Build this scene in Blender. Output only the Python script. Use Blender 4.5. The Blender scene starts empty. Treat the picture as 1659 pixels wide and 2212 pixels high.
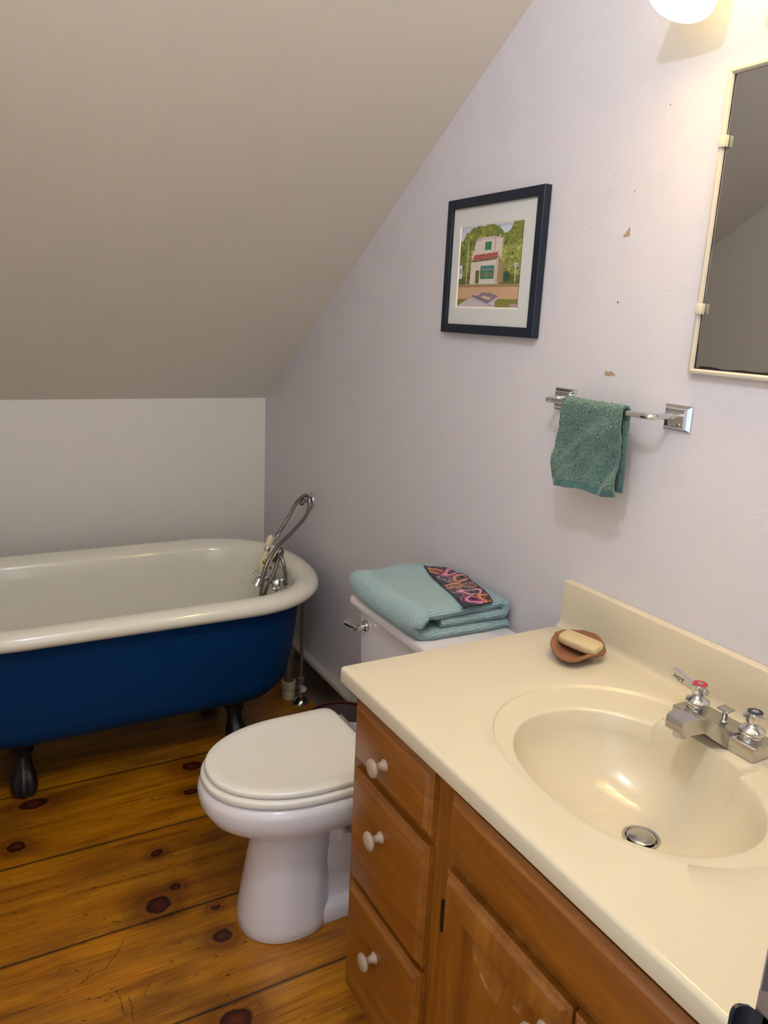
import bpy, bmesh, math, random
import numpy as np
from mathutils import Vector, Matrix, noise

random.seed(7)
SC = bpy.context.scene
COL = SC.collection
PI = math.pi
HC = 0.797                      # countertop height
S2 = math.sqrt(2)

# ------------------------------------------------------------------ materials
def lin(c):
    if isinstance(c, str):
        c = c.lstrip('#'); c = [int(c[i:i+2], 16)/255 for i in (0, 2, 4)]
    return tuple((x/12.92 if x <= .04045 else ((x+.055)/1.055)**2.4) for x in c)+(1,)

class NT:
    def __init__(s, name):
        s.m = bpy.data.materials.new(name); s.m.use_nodes = True
        s.t = s.m.node_tree; s.b = s.t.nodes['Principled BSDF']
    def n(s, kind, **kw):
        nd = s.t.nodes.new(kind)
        for k, v in kw.items(): setattr(nd, k, v)
        return nd
    def l(s, a, b): s.t.links.new(a, b)
    def set(s, **kw):
        for k, v in kw.items():
            s.b.inputs[k.replace('_', ' ')].default_value = v
    def math(s, op, a, b=None, c=None, clamp=False):
        nd = s.n('ShaderNodeMath', operation=op, use_clamp=clamp)
        for i, v in enumerate((a, b, c)):
            if v is None: continue
            if isinstance(v, (int, float)): nd.inputs[i].default_value = v
            else: s.l(v, nd.inputs[i])
        return nd.outputs[0]
    def vmath(s, op, a, b=None):
        nd = s.n('ShaderNodeVectorMath', operation=op)
        for i, v in enumerate((a, b)):
            if v is None: continue
            if isinstance(v, tuple): nd.inputs[i].default_value = v
            else: s.l(v, nd.inputs[i])
        return nd
    def mix(s, f, a, b, blend='MIX'):
        nd = s.n('ShaderNodeMix', data_type='RGBA', blend_type=blend)
        for i, v in ((0, f), (6, a), (7, b)):
            if isinstance(v, (int, float, tuple)): nd.inputs[i].default_value = v
            else: s.l(v, nd.inputs[i])
        return nd.outputs[2]
    def ramp(s, f, stops, interp='LINEAR'):
        nd = s.n('ShaderNodeValToRGB'); nd.color_ramp.interpolation = interp
        el = nd.color_ramp.elements
        while len(el) > 1: el.remove(el[0])
        el[0].position = stops[0][0]; el[0].color = stops[0][1]
        for p, c in stops[1:]:
            e = el.new(p); e.color = c
        s.l(f, nd.inputs[0]); return nd.outputs[0]
    def co(s): return s.n('ShaderNodeTexCoord').outputs['Object']
    def noise(s, vec, scale, detail=3, rough=.5, dist=0):
        nd = s.n('ShaderNodeTexNoise'); nd.inputs['Scale'].default_value = scale
        nd.inputs['Detail'].default_value = detail; nd.inputs['Roughness'].default_value = rough
        nd.inputs['Distortion'].default_value = dist
        if vec is not None: s.l(vec, nd.inputs['Vector'])
        return nd.outputs[0]
    def mapping(s, vec, scale=(1, 1, 1), loc=(0, 0, 0), rot=(0, 0, 0)):
        nd = s.n('ShaderNodeMapping'); nd.inputs['Scale'].default_value = scale
        nd.inputs['Location'].default_value = loc; nd.inputs['Rotation'].default_value = rot
        s.l(vec, nd.inputs['Vector']); return nd.outputs[0]
    def bump(s, h, strength, dist):
        nd = s.n('ShaderNodeBump'); nd.inputs['Strength'].default_value = strength
        nd.inputs['Distance'].default_value = dist
        s.l(h, nd.inputs['Height']); s.l(nd.outputs[0], s.b.inputs['Normal']); return nd.outputs[0]

def g(v): return (v, v, v, 1)

def plain(name, col, rough=.5, metal=0, noise_amt=0.0, nscale=8, bump=0, bscale=60, coat=0, spec=None):
    m = NT(name); m.set(Roughness=rough, Metallic=metal, Coat_Weight=coat)
    if spec is not None: m.set(Specular_IOR_Level=spec)
    c = lin(col)
    co = m.co()
    if noise_amt:
        f = m.noise(co, nscale, 4, .6)
        dark = tuple(x*(1-noise_amt) for x in c[:3])+(1,)
        lite = tuple(min(1, x*(1+noise_amt*.6)) for x in c[:3])+(1,)
        m.l(m.mix(f, dark, lite), m.b.inputs['Base Color'])
    else: m.set(Base_Color=c)
    if bump: m.bump(m.noise(co, bscale, 2, .5), bump, .002)
    return m.m

def wall_paint(name, col, bump=.35, rough=.42, patch=.03):
    m = NT(name); m.set(Roughness=rough, Specular_IOR_Level=.35)
    co = m.co(); c = lin(col)
    big = m.noise(co, 1.6, 3, .55)
    a = tuple(x*(1-patch) for x in c[:3])+(1,); b = tuple(min(1, x*(1+patch)) for x in c[:3])+(1,)
    m.l(m.mix(big, a, b), m.b.inputs['Base Color'])
    h = m.noise(co, 190, 3, .55); h2 = m.noise(co, 9, 2, .5)
    m.bump(m.math('ADD', h, m.math('MULTIPLY', h2, 2.2)), bump, .0022)
    return m.m

M = {}
M['wall'] = wall_paint('wall_paint_white', '#dad4da', .42)
M['wall_back'] = wall_paint('wall_paint_back', '#f7efe3', .12)
M['ceiling'] = wall_paint('ceiling_paint', '#f1e8db', .10, .55, .05)
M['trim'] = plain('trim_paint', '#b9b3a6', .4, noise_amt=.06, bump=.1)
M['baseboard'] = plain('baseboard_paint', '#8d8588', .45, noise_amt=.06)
M['door_trim'] = plain('door_casing_paint', '#8f858f', .5, noise_amt=.05)
M['bare_trim'] = plain('worn_casing_paint', '#75625a', .7, noise_amt=.4, nscale=60)
M['plaster'] = plain('exposed_plaster', '#b39b78', .9, noise_amt=.15, nscale=200)
M['white_china'] = plain('white_porcelain', '#e6e0e4', .12, coat=.4, noise_amt=.015, nscale=5)
M['seat_white'] = plain('white_seat_paint', '#f0ebe3', .28, coat=.15, noise_amt=.02, nscale=9)
M['enamel'] = plain('cream_enamel', '#f3eddd', .16, coat=.4, noise_amt=.05, nscale=7)
M['rim_enamel'] = M['enamel']
M['blue'] = plain('blue_gloss_paint', '#00305f', .6, spec=.15, noise_amt=.12, nscale=4, bump=.12, bscale=120)
M['black_iron'] = plain('black_iron_paint', '#17121a', .4, noise_amt=.3, nscale=30)
M['marble'] = plain('cream_cultured_marble', '#d8ccb3', .2, coat=.25, noise_amt=.02, nscale=6)
M['chrome'] = plain('chrome', '#d6d6d8', .09, metal=1)
M['chrome_dull'] = plain('worn_chrome', '#c2c0be', .2, metal=1, noise_amt=.1, nscale=30)
M['steel_hose'] = plain('steel_hose', '#8d8b88', .25, metal=1)
M['dull_pipe'] = plain('dull_pipe_metal', '#8c857a', .4, metal=.55, noise_amt=.25, nscale=40)
M['pvc'] = plain('yellowed_plastic', '#cfc6a4', .5, noise_amt=.18, nscale=40)
M['cream_plastic'] = plain('cream_plastic', '#e6d9b4', .25, noise_amt=.06, nscale=40)
M['black_frame'] = plain('black_frame_lacquer', '#0a172b', .42)
M['mat_board'] = plain('white_mat_board', '#d6d6d2', .85)
M['mat_core'] = plain('mat_bevel_core', '#f1ecdc', .8)
M['cream_frame'] = plain('cream_frame_paint', '#cbc2b4', .45)
M['clip'] = plain('cream_clip_plastic', '#d5cdb6', .4)
M['dark_edge'] = plain('dark_mirror_edge', '#141218', .5)
M['mirror'] = plain('mirror_glass', '#b3b4b5', .012, metal=1)
M['terracotta'] = plain('terracotta_clay', '#8a5b3e', .85, noise_amt=.22, nscale=60, bump=.4, bscale=160)
M['dark_clay'] = plain('dark_clay', '#2a1418', .6)
M['soap'] = plain('cream_soap', '#cdb88f', .4, noise_amt=.06, nscale=30)
M['washcloth'] = None
M['knob'] = plain('pale_unfinished_wood', '#b09682', .55, noise_amt=.12, nscale=40)
M['hinge'] = plain('dark_bronze_hinge', '#2b241d', .4, metal=.6)
M['strike'] = plain('dark_bronze_strike', '#070d1c', .45, metal=.2)
M['bin'] = plain('dark_brown_bin', '#6a5754', .22, noise_amt=.35, nscale=14)
M['bin_rim'] = plain('red_brown_rim', '#4a1e12', .35)
M['red'] = plain('red_plastic', '#c0162c', .3)
M['navy'] = plain('navy_plastic', '#141a3a', .3)
M['ink'] = plain('engraved_black', '#15130f', .6)
M['dark_void'] = plain('near_black_rubber', '#0a0808', .7)  # even near-black colour for the drain throat

# ---- wood
def wood(name, c1, c2, c3, axis='z', rough=.33, scale=1.0, coat=.25, knots=()):
    m = NT(name); m.set(Roughness=rough, Coat_Weight=coat, Coat_Roughness=.25)
    co = m.co()
    sc = {'x': (2, 26, 26), 'y': (26, 2, 26), 'z': (26, 26, 2)}[axis]
    v = m.mapping(co, tuple(k*scale for k in sc))
    a = m.noise(v, 1.0, 4, .6, 1.2); b = m.noise(v, 4.5, 3, .6)
    big = m.noise(co, 3.0, 2, .5)
    f = m.math('ADD', m.math('MULTIPLY', a, .7), m.math('MULTIPLY', b, .3))
    col = m.ramp(f, [(.3, lin(c1)), (.52, lin(c2)), (.72, lin(c3))])
    col = m.mix(m.math('MULTIPLY', big, .35), col, lin(c1), 'MIX')
    for (p, r) in knots:
        d = m.vmath('SUBTRACT', co, tuple(p)); d2 = m.vmath('MULTIPLY', d.outputs[0], tuple(1/x for x in r))
        ln = m.vmath('LENGTH', d2.outputs[0]).outputs['Value']
        mask = m.ramp(ln, [(0, g(1)), (.5, g(.85)), (1.0, g(0))])
        col = m.mix(mask, col, lin('#3a1508'))
    m.l(col, m.b.inputs['Base Color'])
    m.bump(f, .08, .001)
    return m.m
HONEY = ('#723e0a', '#8d5313', '#a56d28')
M['pine_v'] = wood('honey_pine_vertical', *HONEY, axis='z', knots=[((-.524, -2.176, .372), (.02, .011, .016))])
M['pine_h'] = wood('honey_pine_horizontal', *HONEY, axis='y')

SCR = [(-.875, -1.446, -.894, -1.48), (-.894, -1.48, -.928, -1.509), (-.928, -1.509, -1.033, -1.545), (-.918, -1.57, -.913, -1.65), (-.9, -1.605, -.898, -1.675), (-1.016, -1.456, -.979, -1.494), (-1.017, -1.465, -1.031, -1.488), (-.87, -1.619, -.853, -1.596), (-.965, -1.521, -.955, -1.499)]
def floor_material():
    m = NT('old_pine_floorboards'); m.set(Coat_Weight=.2, Coat_Roughness=.2)
    co = m.co()
    sep = m.n('ShaderNodeSeparateXYZ'); m.l(co, sep.inputs[0])
    Y = sep.outputs[1]
    seams = [-.11, -.43, -.753, -1.079, -1.412, -1.717, -2.045, -2.37, -2.69]
    tint = m.ramp(m.math('MULTIPLY', Y, -1/3.2), [(0, g(.15)), (.11/3.2, g(.6)), (.43/3.2, g(.35)), (.753/3.2, g(.42)), (1.079/3.2, g(.30)),
        (1.412/3.2, g(.62)), (1.717/3.2, g(.70)), (2.045/3.2, g(.3)), (2.37/3.2, g(.6)), (2.69/3.2, g(.4))], 'CONSTANT')
    # distance to the nearest seam
    d = None
    for s in seams:
        a = m.math('ABSOLUTE', m.math('SUBTRACT', Y, s))
        d = a if d is None else m.math('MINIMUM', d, a)
    # knots: (x, y, rx, ry)
    wob = m.noise(co, 22, 3, .6)
    wv = m.n('ShaderNodeCombineXYZ')
    m.l(m.math('MULTIPLY', m.math('SUBTRACT', wob, .5), .022), wv.inputs[0])
    m.l(m.math('MULTIPLY', m.math('SUBTRACT', m.noise(m.mapping(co, loc=(3, 1, 0)), 22, 3, .6), .5), .02), wv.inputs[1])
    cw = m.vmath('ADD', co, wv.outputs[0]).outputs[0]
    knots = [(-.738, -1.179, .014, .011), (-.778, -1.371, .027, .024), (-.725, -1.325, .014, .011), (-1.066, -.995, .021, .018),
             (-1.005, -.814, .036, .022), (-.54, -.81, .03, .022), (-.582, -.944, .02, .014), (-.66, -1.439, .012, .008),
             (-.67, -1.534, .019, .017), (-.714, -1.765, .03, .026), (-.44, -1.24, .02, .016), (-.4, -.5, .02, .015)]
    km = None; far = None
    for (x, y, rx, ry) in knots:
        v = m.vmath('SUBTRACT', cw, (x, y, 0)); v = m.vmath('MULTIPLY', v.outputs[0], (1/rx, 1/ry, 0))
        ln = m.vmath('LENGTH', v.outputs[0]).outputs['Value']
        km = ln if km is None else m.math('MINIMUM', km, ln)
    # grain, bent round the knots
    bend = m.math('DIVIDE', .016, m.math('ADD', m.math('MULTIPLY', km, km), .7))
    yb = m.math('ADD', m.math('ADD', Y, bend), m.math('MULTIPLY', tint, 7.0))
    cv = m.n('ShaderNodeCombineXYZ')
    m.l(m.math('MULTIPLY', sep.outputs[0], 2.2), cv.inputs[0]); m.l(m.math('MULTIPLY', yb, 30), cv.inputs[1])
    g1 = m.noise(cv.outputs[0], 1.0, 5, .62, .8)
    cv2 = m.n('ShaderNodeCombineXYZ')
    m.l(m.math('MULTIPLY', sep.outputs[0], 7), cv2.inputs[0]); m.l(m.math('MULTIPLY', yb, 210), cv2.inputs[1])
    g2 = m.noise(cv2.outputs[0], 1.0, 3, .6)
    f = m.math('ADD', m.math('MULTIPLY', g1, .58), m.math('MULTIPLY', g2, .42))
    col = m.ramp(f, [(.30, lin('#5a3103')), (.45, lin('#ad6904')), (.58, lin('#cd8710')), (.74, lin('#e0a32c'))])
    col = m.mix(m.math('MULTIPLY', m.math('SUBTRACT', .75, tint), .45), col, lin('#4a2406'))
    blot = m.noise(m.mapping(co, (1.2, 3.4, 1)), 2.6, 4, .6)
    col = m.mix(m.ramp(blot, [(.45, g(0)), (.72, g(.62))]), col, lin('#432507'))
    red = m.noise(m.mapping(co, (1.5, 3, 1), (5, 2, 0)), 2.0, 3, .5)
    col = m.mix(m.ramp(red, [(.5, g(0)), (.75, g(.4))]), col, lin('#6a3006'))
    # knot colours
    halo = m.ramp(m.math('MULTIPLY', km, .2), [(.2, g(.9)), (.26, g(.5)), (.38, g(.62)), (.55, g(.25)), (.8, g(0))])
    col = m.mix(halo, col, lin('#5c2406'))
    core = m.ramp(m.math('MULTIPLY', km, .5), [(0, g(.85)), (.25, g(.95)), (.42, g(1)), (.5, g(.95)), (.56, g(0))])
    kc = m.ramp(m.math('MULTIPLY', km, .5), [(0, lin('#6b2c12')), (.26, lin('#4a1a0a')), (.42, lin('#34120a')), (.5, lin('#200b05'))])
    col = m.mix(core, col, kc)
    # dents and scratches
    sc = m.n('ShaderNodeTexVoronoi'); sc.inputs['Scale'].default_value = 1
    m.l(m.mapping(cw, (22, 75, 1), rot=(0, 0, .12)), sc.inputs['Vector'])
    dent = m.math('MULTIPLY', m.math('LESS_THAN', sc.outputs['Distance'], .13), m.math('GREATER_THAN', m.noise(co, 5, 2, .5), .5))
    col = m.mix(m.math('MULTIPLY', dent, .75), col, lin('#1b0d04'))
    for (ax_, ay_, bx_, by_) in SCR:
        ln_ = math.hypot(bx_-ax_, by_-ay_); ux, uy = (bx_-ax_)/ln_, (by_-ay_)/ln_
        rel = m.vmath('SUBTRACT', cw, (ax_, ay_, 0)).outputs[0]
        al = m.vmath('DOT_PRODUCT', rel, (ux, uy, 0)).outputs['Value']; pe = m.math('ABSOLUTE', m.vmath('DOT_PRODUCT', rel, (-uy, ux, 0)).outputs['Value'])
        inside = m.math('LESS_THAN', m.math('ABSOLUTE', m.math('SUBTRACT', al, ln_/2)), ln_/2)
        sm = m.math('MULTIPLY', inside, m.math('LESS_THAN', pe, .0011))
        sm = m.math('MULTIPLY', sm, m.math('GREATER_THAN', m.noise(co, 130, 2, .6), .42))
        col = m.mix(m.math('MULTIPLY', sm, .7), col, lin('#241005'))
    seam = m.ramp(d, [(0, g(1)), (.0026, g(1)), (.0042, g(0))])
    col = m.mix(seam, col, lin('#0b0604'))
    m.l(col, m.b.inputs['Base Color'])
    rr = m.ramp(blot, [(.3, g(.3)), (.8, g(.46))]); m.l(rr, m.b.inputs['Roughness'])
    h = m.math('SUBTRACT', m.math('MULTIPLY', f, .25), m.math('ADD', m.math('MULTIPLY', seam, 2.5), m.math('MULTIPLY', dent, .6)))
    m.bump(h, .35, .002)
    return m.m
M['floor'] = floor_material()

def terry(name, c1, c2, scale, strength):
    m = NT(name); m.set(Roughness=.95, Sheen_Weight=.35, Sheen_Roughness=.5, Specular_IOR_Level=.1)
    co = m.co()
    n1 = m.noise(co, scale, 3, .7); n2 = m.noise(co, 14, 2, .5)
    col = m.ramp(n1, [(.3, lin(c1)), (.7, lin(c2))])
    col = m.mix(m.math('MULTIPLY', n2, .3), col, lin(c1))
    m.l(col, m.b.inputs['Base Color']); m.bump(n1, strength, .004)
    return m.m
M['washcloth'] = terry('teal_terry', '#264a4c', '#7c9c8c', 300, 1.0)
M['washcloth_hem'] = terry('teal_hem', '#395d5c', '#507370', 500, .2)

def weave():
    m = NT('pale_aqua_waffle_weave'); m.set(Roughness=.95, Sheen_Weight=.3, Specular_IOR_Level=.1)
    uv = m.n('ShaderNodeUVMap').outputs[0]
    sep = m.n('ShaderNodeSeparateXYZ'); m.l(uv, sep.inputs[0])
    nz = m.noise(m.co(), 60, 2, .5)
    k = 2*PI/.0042
    u = m.math('ADD', sep.outputs[0], m.math('MULTIPLY', nz, .0012)); v = m.math('ADD', sep.outputs[1], m.math('MULTIPLY', nz, .001))
    a = m.math('SINE', m.math('MULTIPLY', m.math('ADD', u, v), k*.7)); b = m.math('SINE', m.math('MULTIPLY', m.math('SUBTRACT', u, v), k*.7))
    h = m.math('MULTIPLY', m.math('ADD', m.math('MULTIPLY', a, b), 1), .5)
    col = m.ramp(h, [(0, lin('#6f929e')), (.5, lin('#a3c2c8')), (1, lin('#c4dcdd'))])
    m.l(col, m.b.inputs['Base Color']); m.bump(h, .8, .0025)
    return m.m
M['weave'] = weave()

def vcol(name, rough, bump=0, sheen=0):
    m = NT(name); m.set(Roughness=rough, Sheen_Weight=sheen, Specular_IOR_Level=.2)
    a = m.n('ShaderNodeAttribute'); a.attribute_name = 'ink'
    m.l(a.outputs['Color'], m.b.inputs['Base Color'])
    if bump: m.bump(m.noise(m.co(), 900, 2, .5), bump, .001)
    return m.m
M['print'] = vcol('printed_paper', .7)
M['paisley'] = vcol('printed_cotton', .9, .3, .2)

def shade_glow():
    m = NT('frosted_glass_shade_lit'); m.set(Base_Color=lin('#fff4dc'), Roughness=.3, Transmission_Weight=0.0)
    m.set(Emission_Color=(1, .84, .36, 1), Emission_Strength=SHADE_E); return m.m
SHADE_E = 2.2
M['shade'] = shade_glow()
def bulb_glow():
    m = NT('lit_bulb'); m.set(Base_Color=(1, .9, .7, 1), Emission_Color=(1, .80, .38, 1), Emission_Strength=BULB_E); return m.m
BULB_E = 165.0
M['bulb'] = bulb_glow()
M['cool_bulb'] = NT('lit_white_bulb').m; M['cool_bulb'].node_tree.nodes['Principled BSDF'].inputs['Emission Color'].default_value = (.95, .9, 1, 1); M['cool_bulb'].node_tree.nodes['Principled BSDF'].inputs['Emission Strength'].default_value = 20
M['brass'] = plain('brass_plate', '#b99a52', .25, metal=1)

# ------------------------------------------------------------------ geometry
class B:
    def __init__(s): s.v = []; s.f = []; s.fm = []; s.uv = None
    def add(s, verts, faces, mi=0):
        o = len(s.v); s.v += [tuple(map(float, p)) for p in verts]
        s.f += [tuple(i+o for i in f) for f in faces]; s.fm += [mi]*len(faces)
    def rings(s, rings, cap0=True, cap1=True, closed=True, mi=0):
        n = len(rings[0]); vs = [p for r in rings for p in r]; fs = []
        for i in range(len(rings)-1):
            for j in range(n if closed else n-1):
                k = (j+1) % n
                fs.append((i*n+j, i*n+k, (i+1)*n+k, (i+1)*n+j))
        if cap0: fs.append(tuple(range(n-1, -1, -1)))
        if cap1: fs.append(tuple((len(rings)-1)*n+j for j in range(n)))
        s.add(vs, fs, mi)
    def box(s, x0, x1, y0, y1, z0, z1, bev=0, seg=2, mi=0, taper=None):
        bm = bmesh.new(); bmesh.ops.create_cube(bm, size=1)
        for v in bm.verts:
            v.co = ((x0+x1)/2+v.co.x*(x1-x0), (y0+y1)/2+v.co.y*(y1-y0), (z0+z1)/2+v.co.z*(z1-z0))
        if taper: 
            for v in bm.verts: v.co = taper(v.co)
        if bev: bmesh.ops.bevel(bm, geom=bm.edges[:], offset=bev, segments=seg, affect='EDGES', profile=.5)
        bm.verts.index_update()
        s.add([v.co for v in bm.verts], [[v.index for v in f.verts] for f in bm.faces], mi); bm.free()
    def lathe(s, prof, origin=(0, 0, 0), axis=(0, 0, 1), n=32, mi=0, cap0=True, cap1=True, sq=1.0):
        """prof: list of (radius, along)"""
        a = Vector(axis).normalized(); t = Vector((0, 0, 1)) if abs(a.z) < .9 else Vector((1, 0, 0))
        u = a.cross(t).normalized(); w = a.cross(u); o = Vector(origin)
        R = [[o+a*h+(u*math.cos(2*PI*k/n)+w*math.sin(2*PI*k/n)*sq)*r for k in range(n)] for r, h in prof]
        s.rings(R, cap0, cap1, True, mi)
    def tube(s, path, r, n=10, mi=0, rib=0, ribpitch=.003, caps=True):
        P = [Vector(p) for p in path]; L = [0]
        for a, b in zip(P, P[1:]): L.append(L[-1]+(b-a).length)
        if rib:
            tot = L[-1]; k = int(tot/ribpitch*2); Q = []; rad = []
            for i in range(k+1):
                d = tot*i/k; j = max(0, min(len(P)-2, next((q for q in range(len(L)-1) if L[q+1] >= d), len(P)-2)))
                t = (d-L[j])/max(1e-9, L[j+1]-L[j]); Q.append(P[j].lerp(P[j+1], t)); rad.append(r if i % 2 else r-rib)
            P = Q
        else: rad = [r]*len(P) if not callable(r) else [r(l/L[-1]) for l in L]
        rings = []; prev = None
        for i, p in enumerate(P):
            t = (P[min(i+1, len(P)-1)]-P[max(i-1, 0)]).normalized()
            if prev is None:
                ref = Vector((0, 0, 1)) if abs(t.z) < .9 else Vector((1, 0, 0)); u = t.cross(ref).normalized()
            else: u = (prev-t*prev.dot(t)).normalized()
            prev = u; w = t.cross(u)
            rings.append([p+(u*math.cos(2*PI*k/n)+w*math.sin(2*PI*k/n))*rad[i] for k in range(n)])
        s.rings(rings, caps, caps, True, mi)

def spline(pts, n=12):
    """Catmull-Rom through pts"""
    P = [Vector(p) for p in pts]; P = [P[0]*2-P[1]]+P+[P[-1]*2-P[-2]]; out = []
    for i in range(1, len(P)-2):
        a, b, c, d = P[i-1:i+3]
        for k in range(n):
            t = k/n
            out.append(.5*((2*b)+(c-a)*t+(2*a-5*b+4*c-d)*t*t+(3*b-a-3*c+d)*t**3))
    out.append(P[-2]); return out

ORG = {}
def obj(name, b, mat, parent=None, smooth=40, label=None, uv=None, ink=None):
    root = parent
    while root is not None and root.parent is not None: root = root.parent
    off = Vector(ORG.get(root.name, (0, 0, 0))) if root is not None else Vector((0, 0, 0))
    if isinstance(parent, tuple): raise ValueError
    me = bpy.data.meshes.new(name)
    me.from_pydata([tuple(Vector(p)-off) for p in b.v], [], b.f); me.update()
    mats = mat if isinstance(mat, list) else [mat]
    for x in mats: me.materials.append(x)
    if len(mats) > 1: me.polygons.foreach_set('material_index', b.fm)
    if uv is not None:
        ul = me.uv_layers.new(name='UVMap')
        for lp in me.loops: ul.data[lp.index].uv = uv[lp.vertex_index]
    if ink is not None:
        ca = me.color_attributes.new('ink', 'FLOAT_COLOR', 'CORNER')
        arr = np.ones((len(me.loops), 4), dtype=np.float32); li = 0
        for p in me.polygons:
            arr[p.loop_start:p.loop_start+p.loop_total] = ink[p.index]
        ca.data.foreach_set('color', arr.ravel())
    bm = bmesh.new(); bm.from_mesh(me)
    if ink is None and uv is None: bmesh.ops.remove_doubles(bm, verts=bm.verts, dist=1e-6)
    bmesh.ops.recalc_face_normals(bm, faces=bm.faces)
    if smooth:
        for f in bm.faces: f.smooth = True
        lim = math.radians(smooth)
        for e in bm.edges:
            if len(e.link_faces) == 2 and e.calc_face_angle(0) > lim: e.smooth = False
    bm.to_mesh(me); bm.free()
    o = bpy.data.objects.new(name, me); COL.objects.link(o)
    if parent is not None: o.parent = parent
    if label: o['label'] = label
    return o

def thing(name, label, cat, loc, group=None):
    o = bpy.data.objects.new(name, None); COL.objects.link(o); o.location = loc; o.empty_display_size = .05
    o['label'] = label; o['category'] = cat
    if group: o['group'] = group
    ORG[o.name] = loc; return o
def tag(o, label, cat, group=None):
    o['label'] = label; o['category'] = cat
    if group: o['group'] = group
    return o
def struct(name, b, mat, parent=None, smooth=40):
    o = obj(name, b, mat, parent, smooth)
    if parent is None: o['kind'] = 'structure'
    return o

# ------------------------------------------------------------------ room shell
XL = -1.345; YF = -2.80; KN = 1.078; SL = .645; ZC = 2.40
b = B(); b.box(XL-.1, .1, -5.0, .1, -.1, 0); FLOOR = struct('floor', b, M['floor'])
b = B(); b.box(XL-.1, .1, 0, .1, 0, KN+.05); struct('wall_back', b, M['wall_back'])
b = B(); b.box(0, .1, -2.92, .1, 0, ZC+.1); WR = struct('wall_right', b, M['wall'])
b = B(); b.box(XL-.1, XL, -2.92, .1, 0, ZC+.1); struct('wall_left', b, M['wall_back'])
# sloped ceiling with a flat top
yk = -(ZC-KN)/SL
prof = [(0.1, KN-.0645), (0, KN), (yk, ZC), (-2.92, ZC), (-2.92, ZC+.1), (yk-.03, ZC+.1), (0.1, KN+.06)]
prof = [(0.0, KN), (yk, ZC), (-2.92, ZC), (-2.92, ZC+.1), (yk-.05, ZC+.1), (0.0, KN+.1)]
b = B(); b.rings([[(XL-.1, y, z) for y, z in prof], [(.1, y, z) for y, z in prof]]); struct('ceiling', b, M['ceiling'])
# wall with the door opening the picture is taken from
b = B(); b.box(-.7, .0, YF-.12, YF, 0, ZC); b.box(XL, -.7, YF-.12, YF, 2.06, ZC); struct('wall_front', b, M['wall'])
b = B()
b.box(-.728, -.7, YF-.13, YF-.0, 0, 2.06, .002); b.box(XL, -.728, YF-.13, YF, 2.03, 2.06, .002)
TR = struct('trim_1', b, M['door_trim'])
b = B()
for k in range(1):
    b.rings([[(-.7285, y, z) for y, z in ((-2.801, 1.028), (-2.812, 1.034), (-2.83, 1.03), (-2.835, .99), (-2.801, .985))],
             [(-.7278, y, z) for y, z in ((-2.801, 1.028), (-2.812, 1.034), (-2.83, 1.03), (-2.835, .99), (-2.801, .985))]])
o = obj('worn_patch', b, M['bare_trim'], TR)
# strike plate with a curved lip turned into the room
b = B(); R = []
for (x, y, zt, zb) in [(-.7295, -2.835, 1.0135, .955), (-.7295, -2.806, 1.0145, .955), (-.7315, -2.799, 1.0155, .955), (-.736, -2.796, 1.0160, .957), (-.7395, -2.7955, 1.0165, .96), (-.7415, -2.7955, 1.0162, .962), (-.743, -2.7955, 1.0145, .964), (-.7436, -2.7955, 1.0115, .966)]:
    R.append([(x, y-.0012, zt), (x, y+.0012, zt), (x, y+.0012, zb), (x, y-.0012, zb)])
b.rings(R); obj('strike_plate', b, M['strike'], TR, label='dark strike plate with a rounded lip')
# baseboards
def base_prof(L0, L1, axis):
    pr = [(0, 0), (.018, 0), (.018, .142), (.026, .146), (.026, .158), (.022, .163), (0, .166)]
    if axis == 'y': return [[(-d, L0, z) for d, z in pr], [(-d, L1, z) for d, z in pr]]
    return [[(L0, -d, z) for d, z in pr], [(L1, -d, z) for d, z in pr]]
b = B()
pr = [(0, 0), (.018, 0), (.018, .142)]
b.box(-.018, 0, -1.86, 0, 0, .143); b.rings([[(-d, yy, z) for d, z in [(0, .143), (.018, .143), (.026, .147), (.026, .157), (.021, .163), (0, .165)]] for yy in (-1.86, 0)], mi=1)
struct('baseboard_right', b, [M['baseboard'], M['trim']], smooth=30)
b = B(); b.box(XL, -.026, -.018, 0, 0, .15, .002); struct('baseboard_back', b, M['baseboard'])
# paint chips and specks on the vanity wall
def flat_patch(name, pts, mat, th=.0006):
    b = B(); b.rings([[(-.0001, y, z) for y, z in pts], [(-th, y, z) for y, z in pts]]); return obj(name, b, mat, WR)
flat_patch('paint_chip', [(-1.880, 1.587), (-1.894, 1.602), (-1.897, 1.604), (-1.8975, 1.588), (-1.893, 1.587)], M['plaster'])
flat_patch('paint_chip', [(-1.873, 1.334), (-1.876, 1.338), (-1.881, 1.3365), (-1.886, 1.337), (-1.889, 1.3385), (-1.894, 1.3375), (-1.898, 1.334), (-1.902, 1.333), (-1.900, 1.3295), (-1.893, 1.3305), (-1.888, 1.328), (-1.882, 1.329), (-1.876, 1.3285), (-1.874, 1.330)], M['plaster'])
for (y, z, r, mm) in [(-1.887, 1.468, .0022, 'ink'), (-1.897, 1.666, .002, 'plaster'), (-1.835, 1.672, .0018, 'trim'), (-1.84, 1.70, .0015, 'trim'), (-1.955, 1.685, .0017, 'trim'), (-1.789, 1.61, .0018, 'trim'), (-1.86, 1.63, .001, 'plaster'), (-1.957, 1.80, .0012, 'ink')]:
    flat_patch('paint_chip', [(y+r*.65*math.cos(k*PI/4)*(1+.3*math.sin(k*2.3)), z+r*.9*math.sin(k*PI/4)) for k in range(8)], M[mm])

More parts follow.
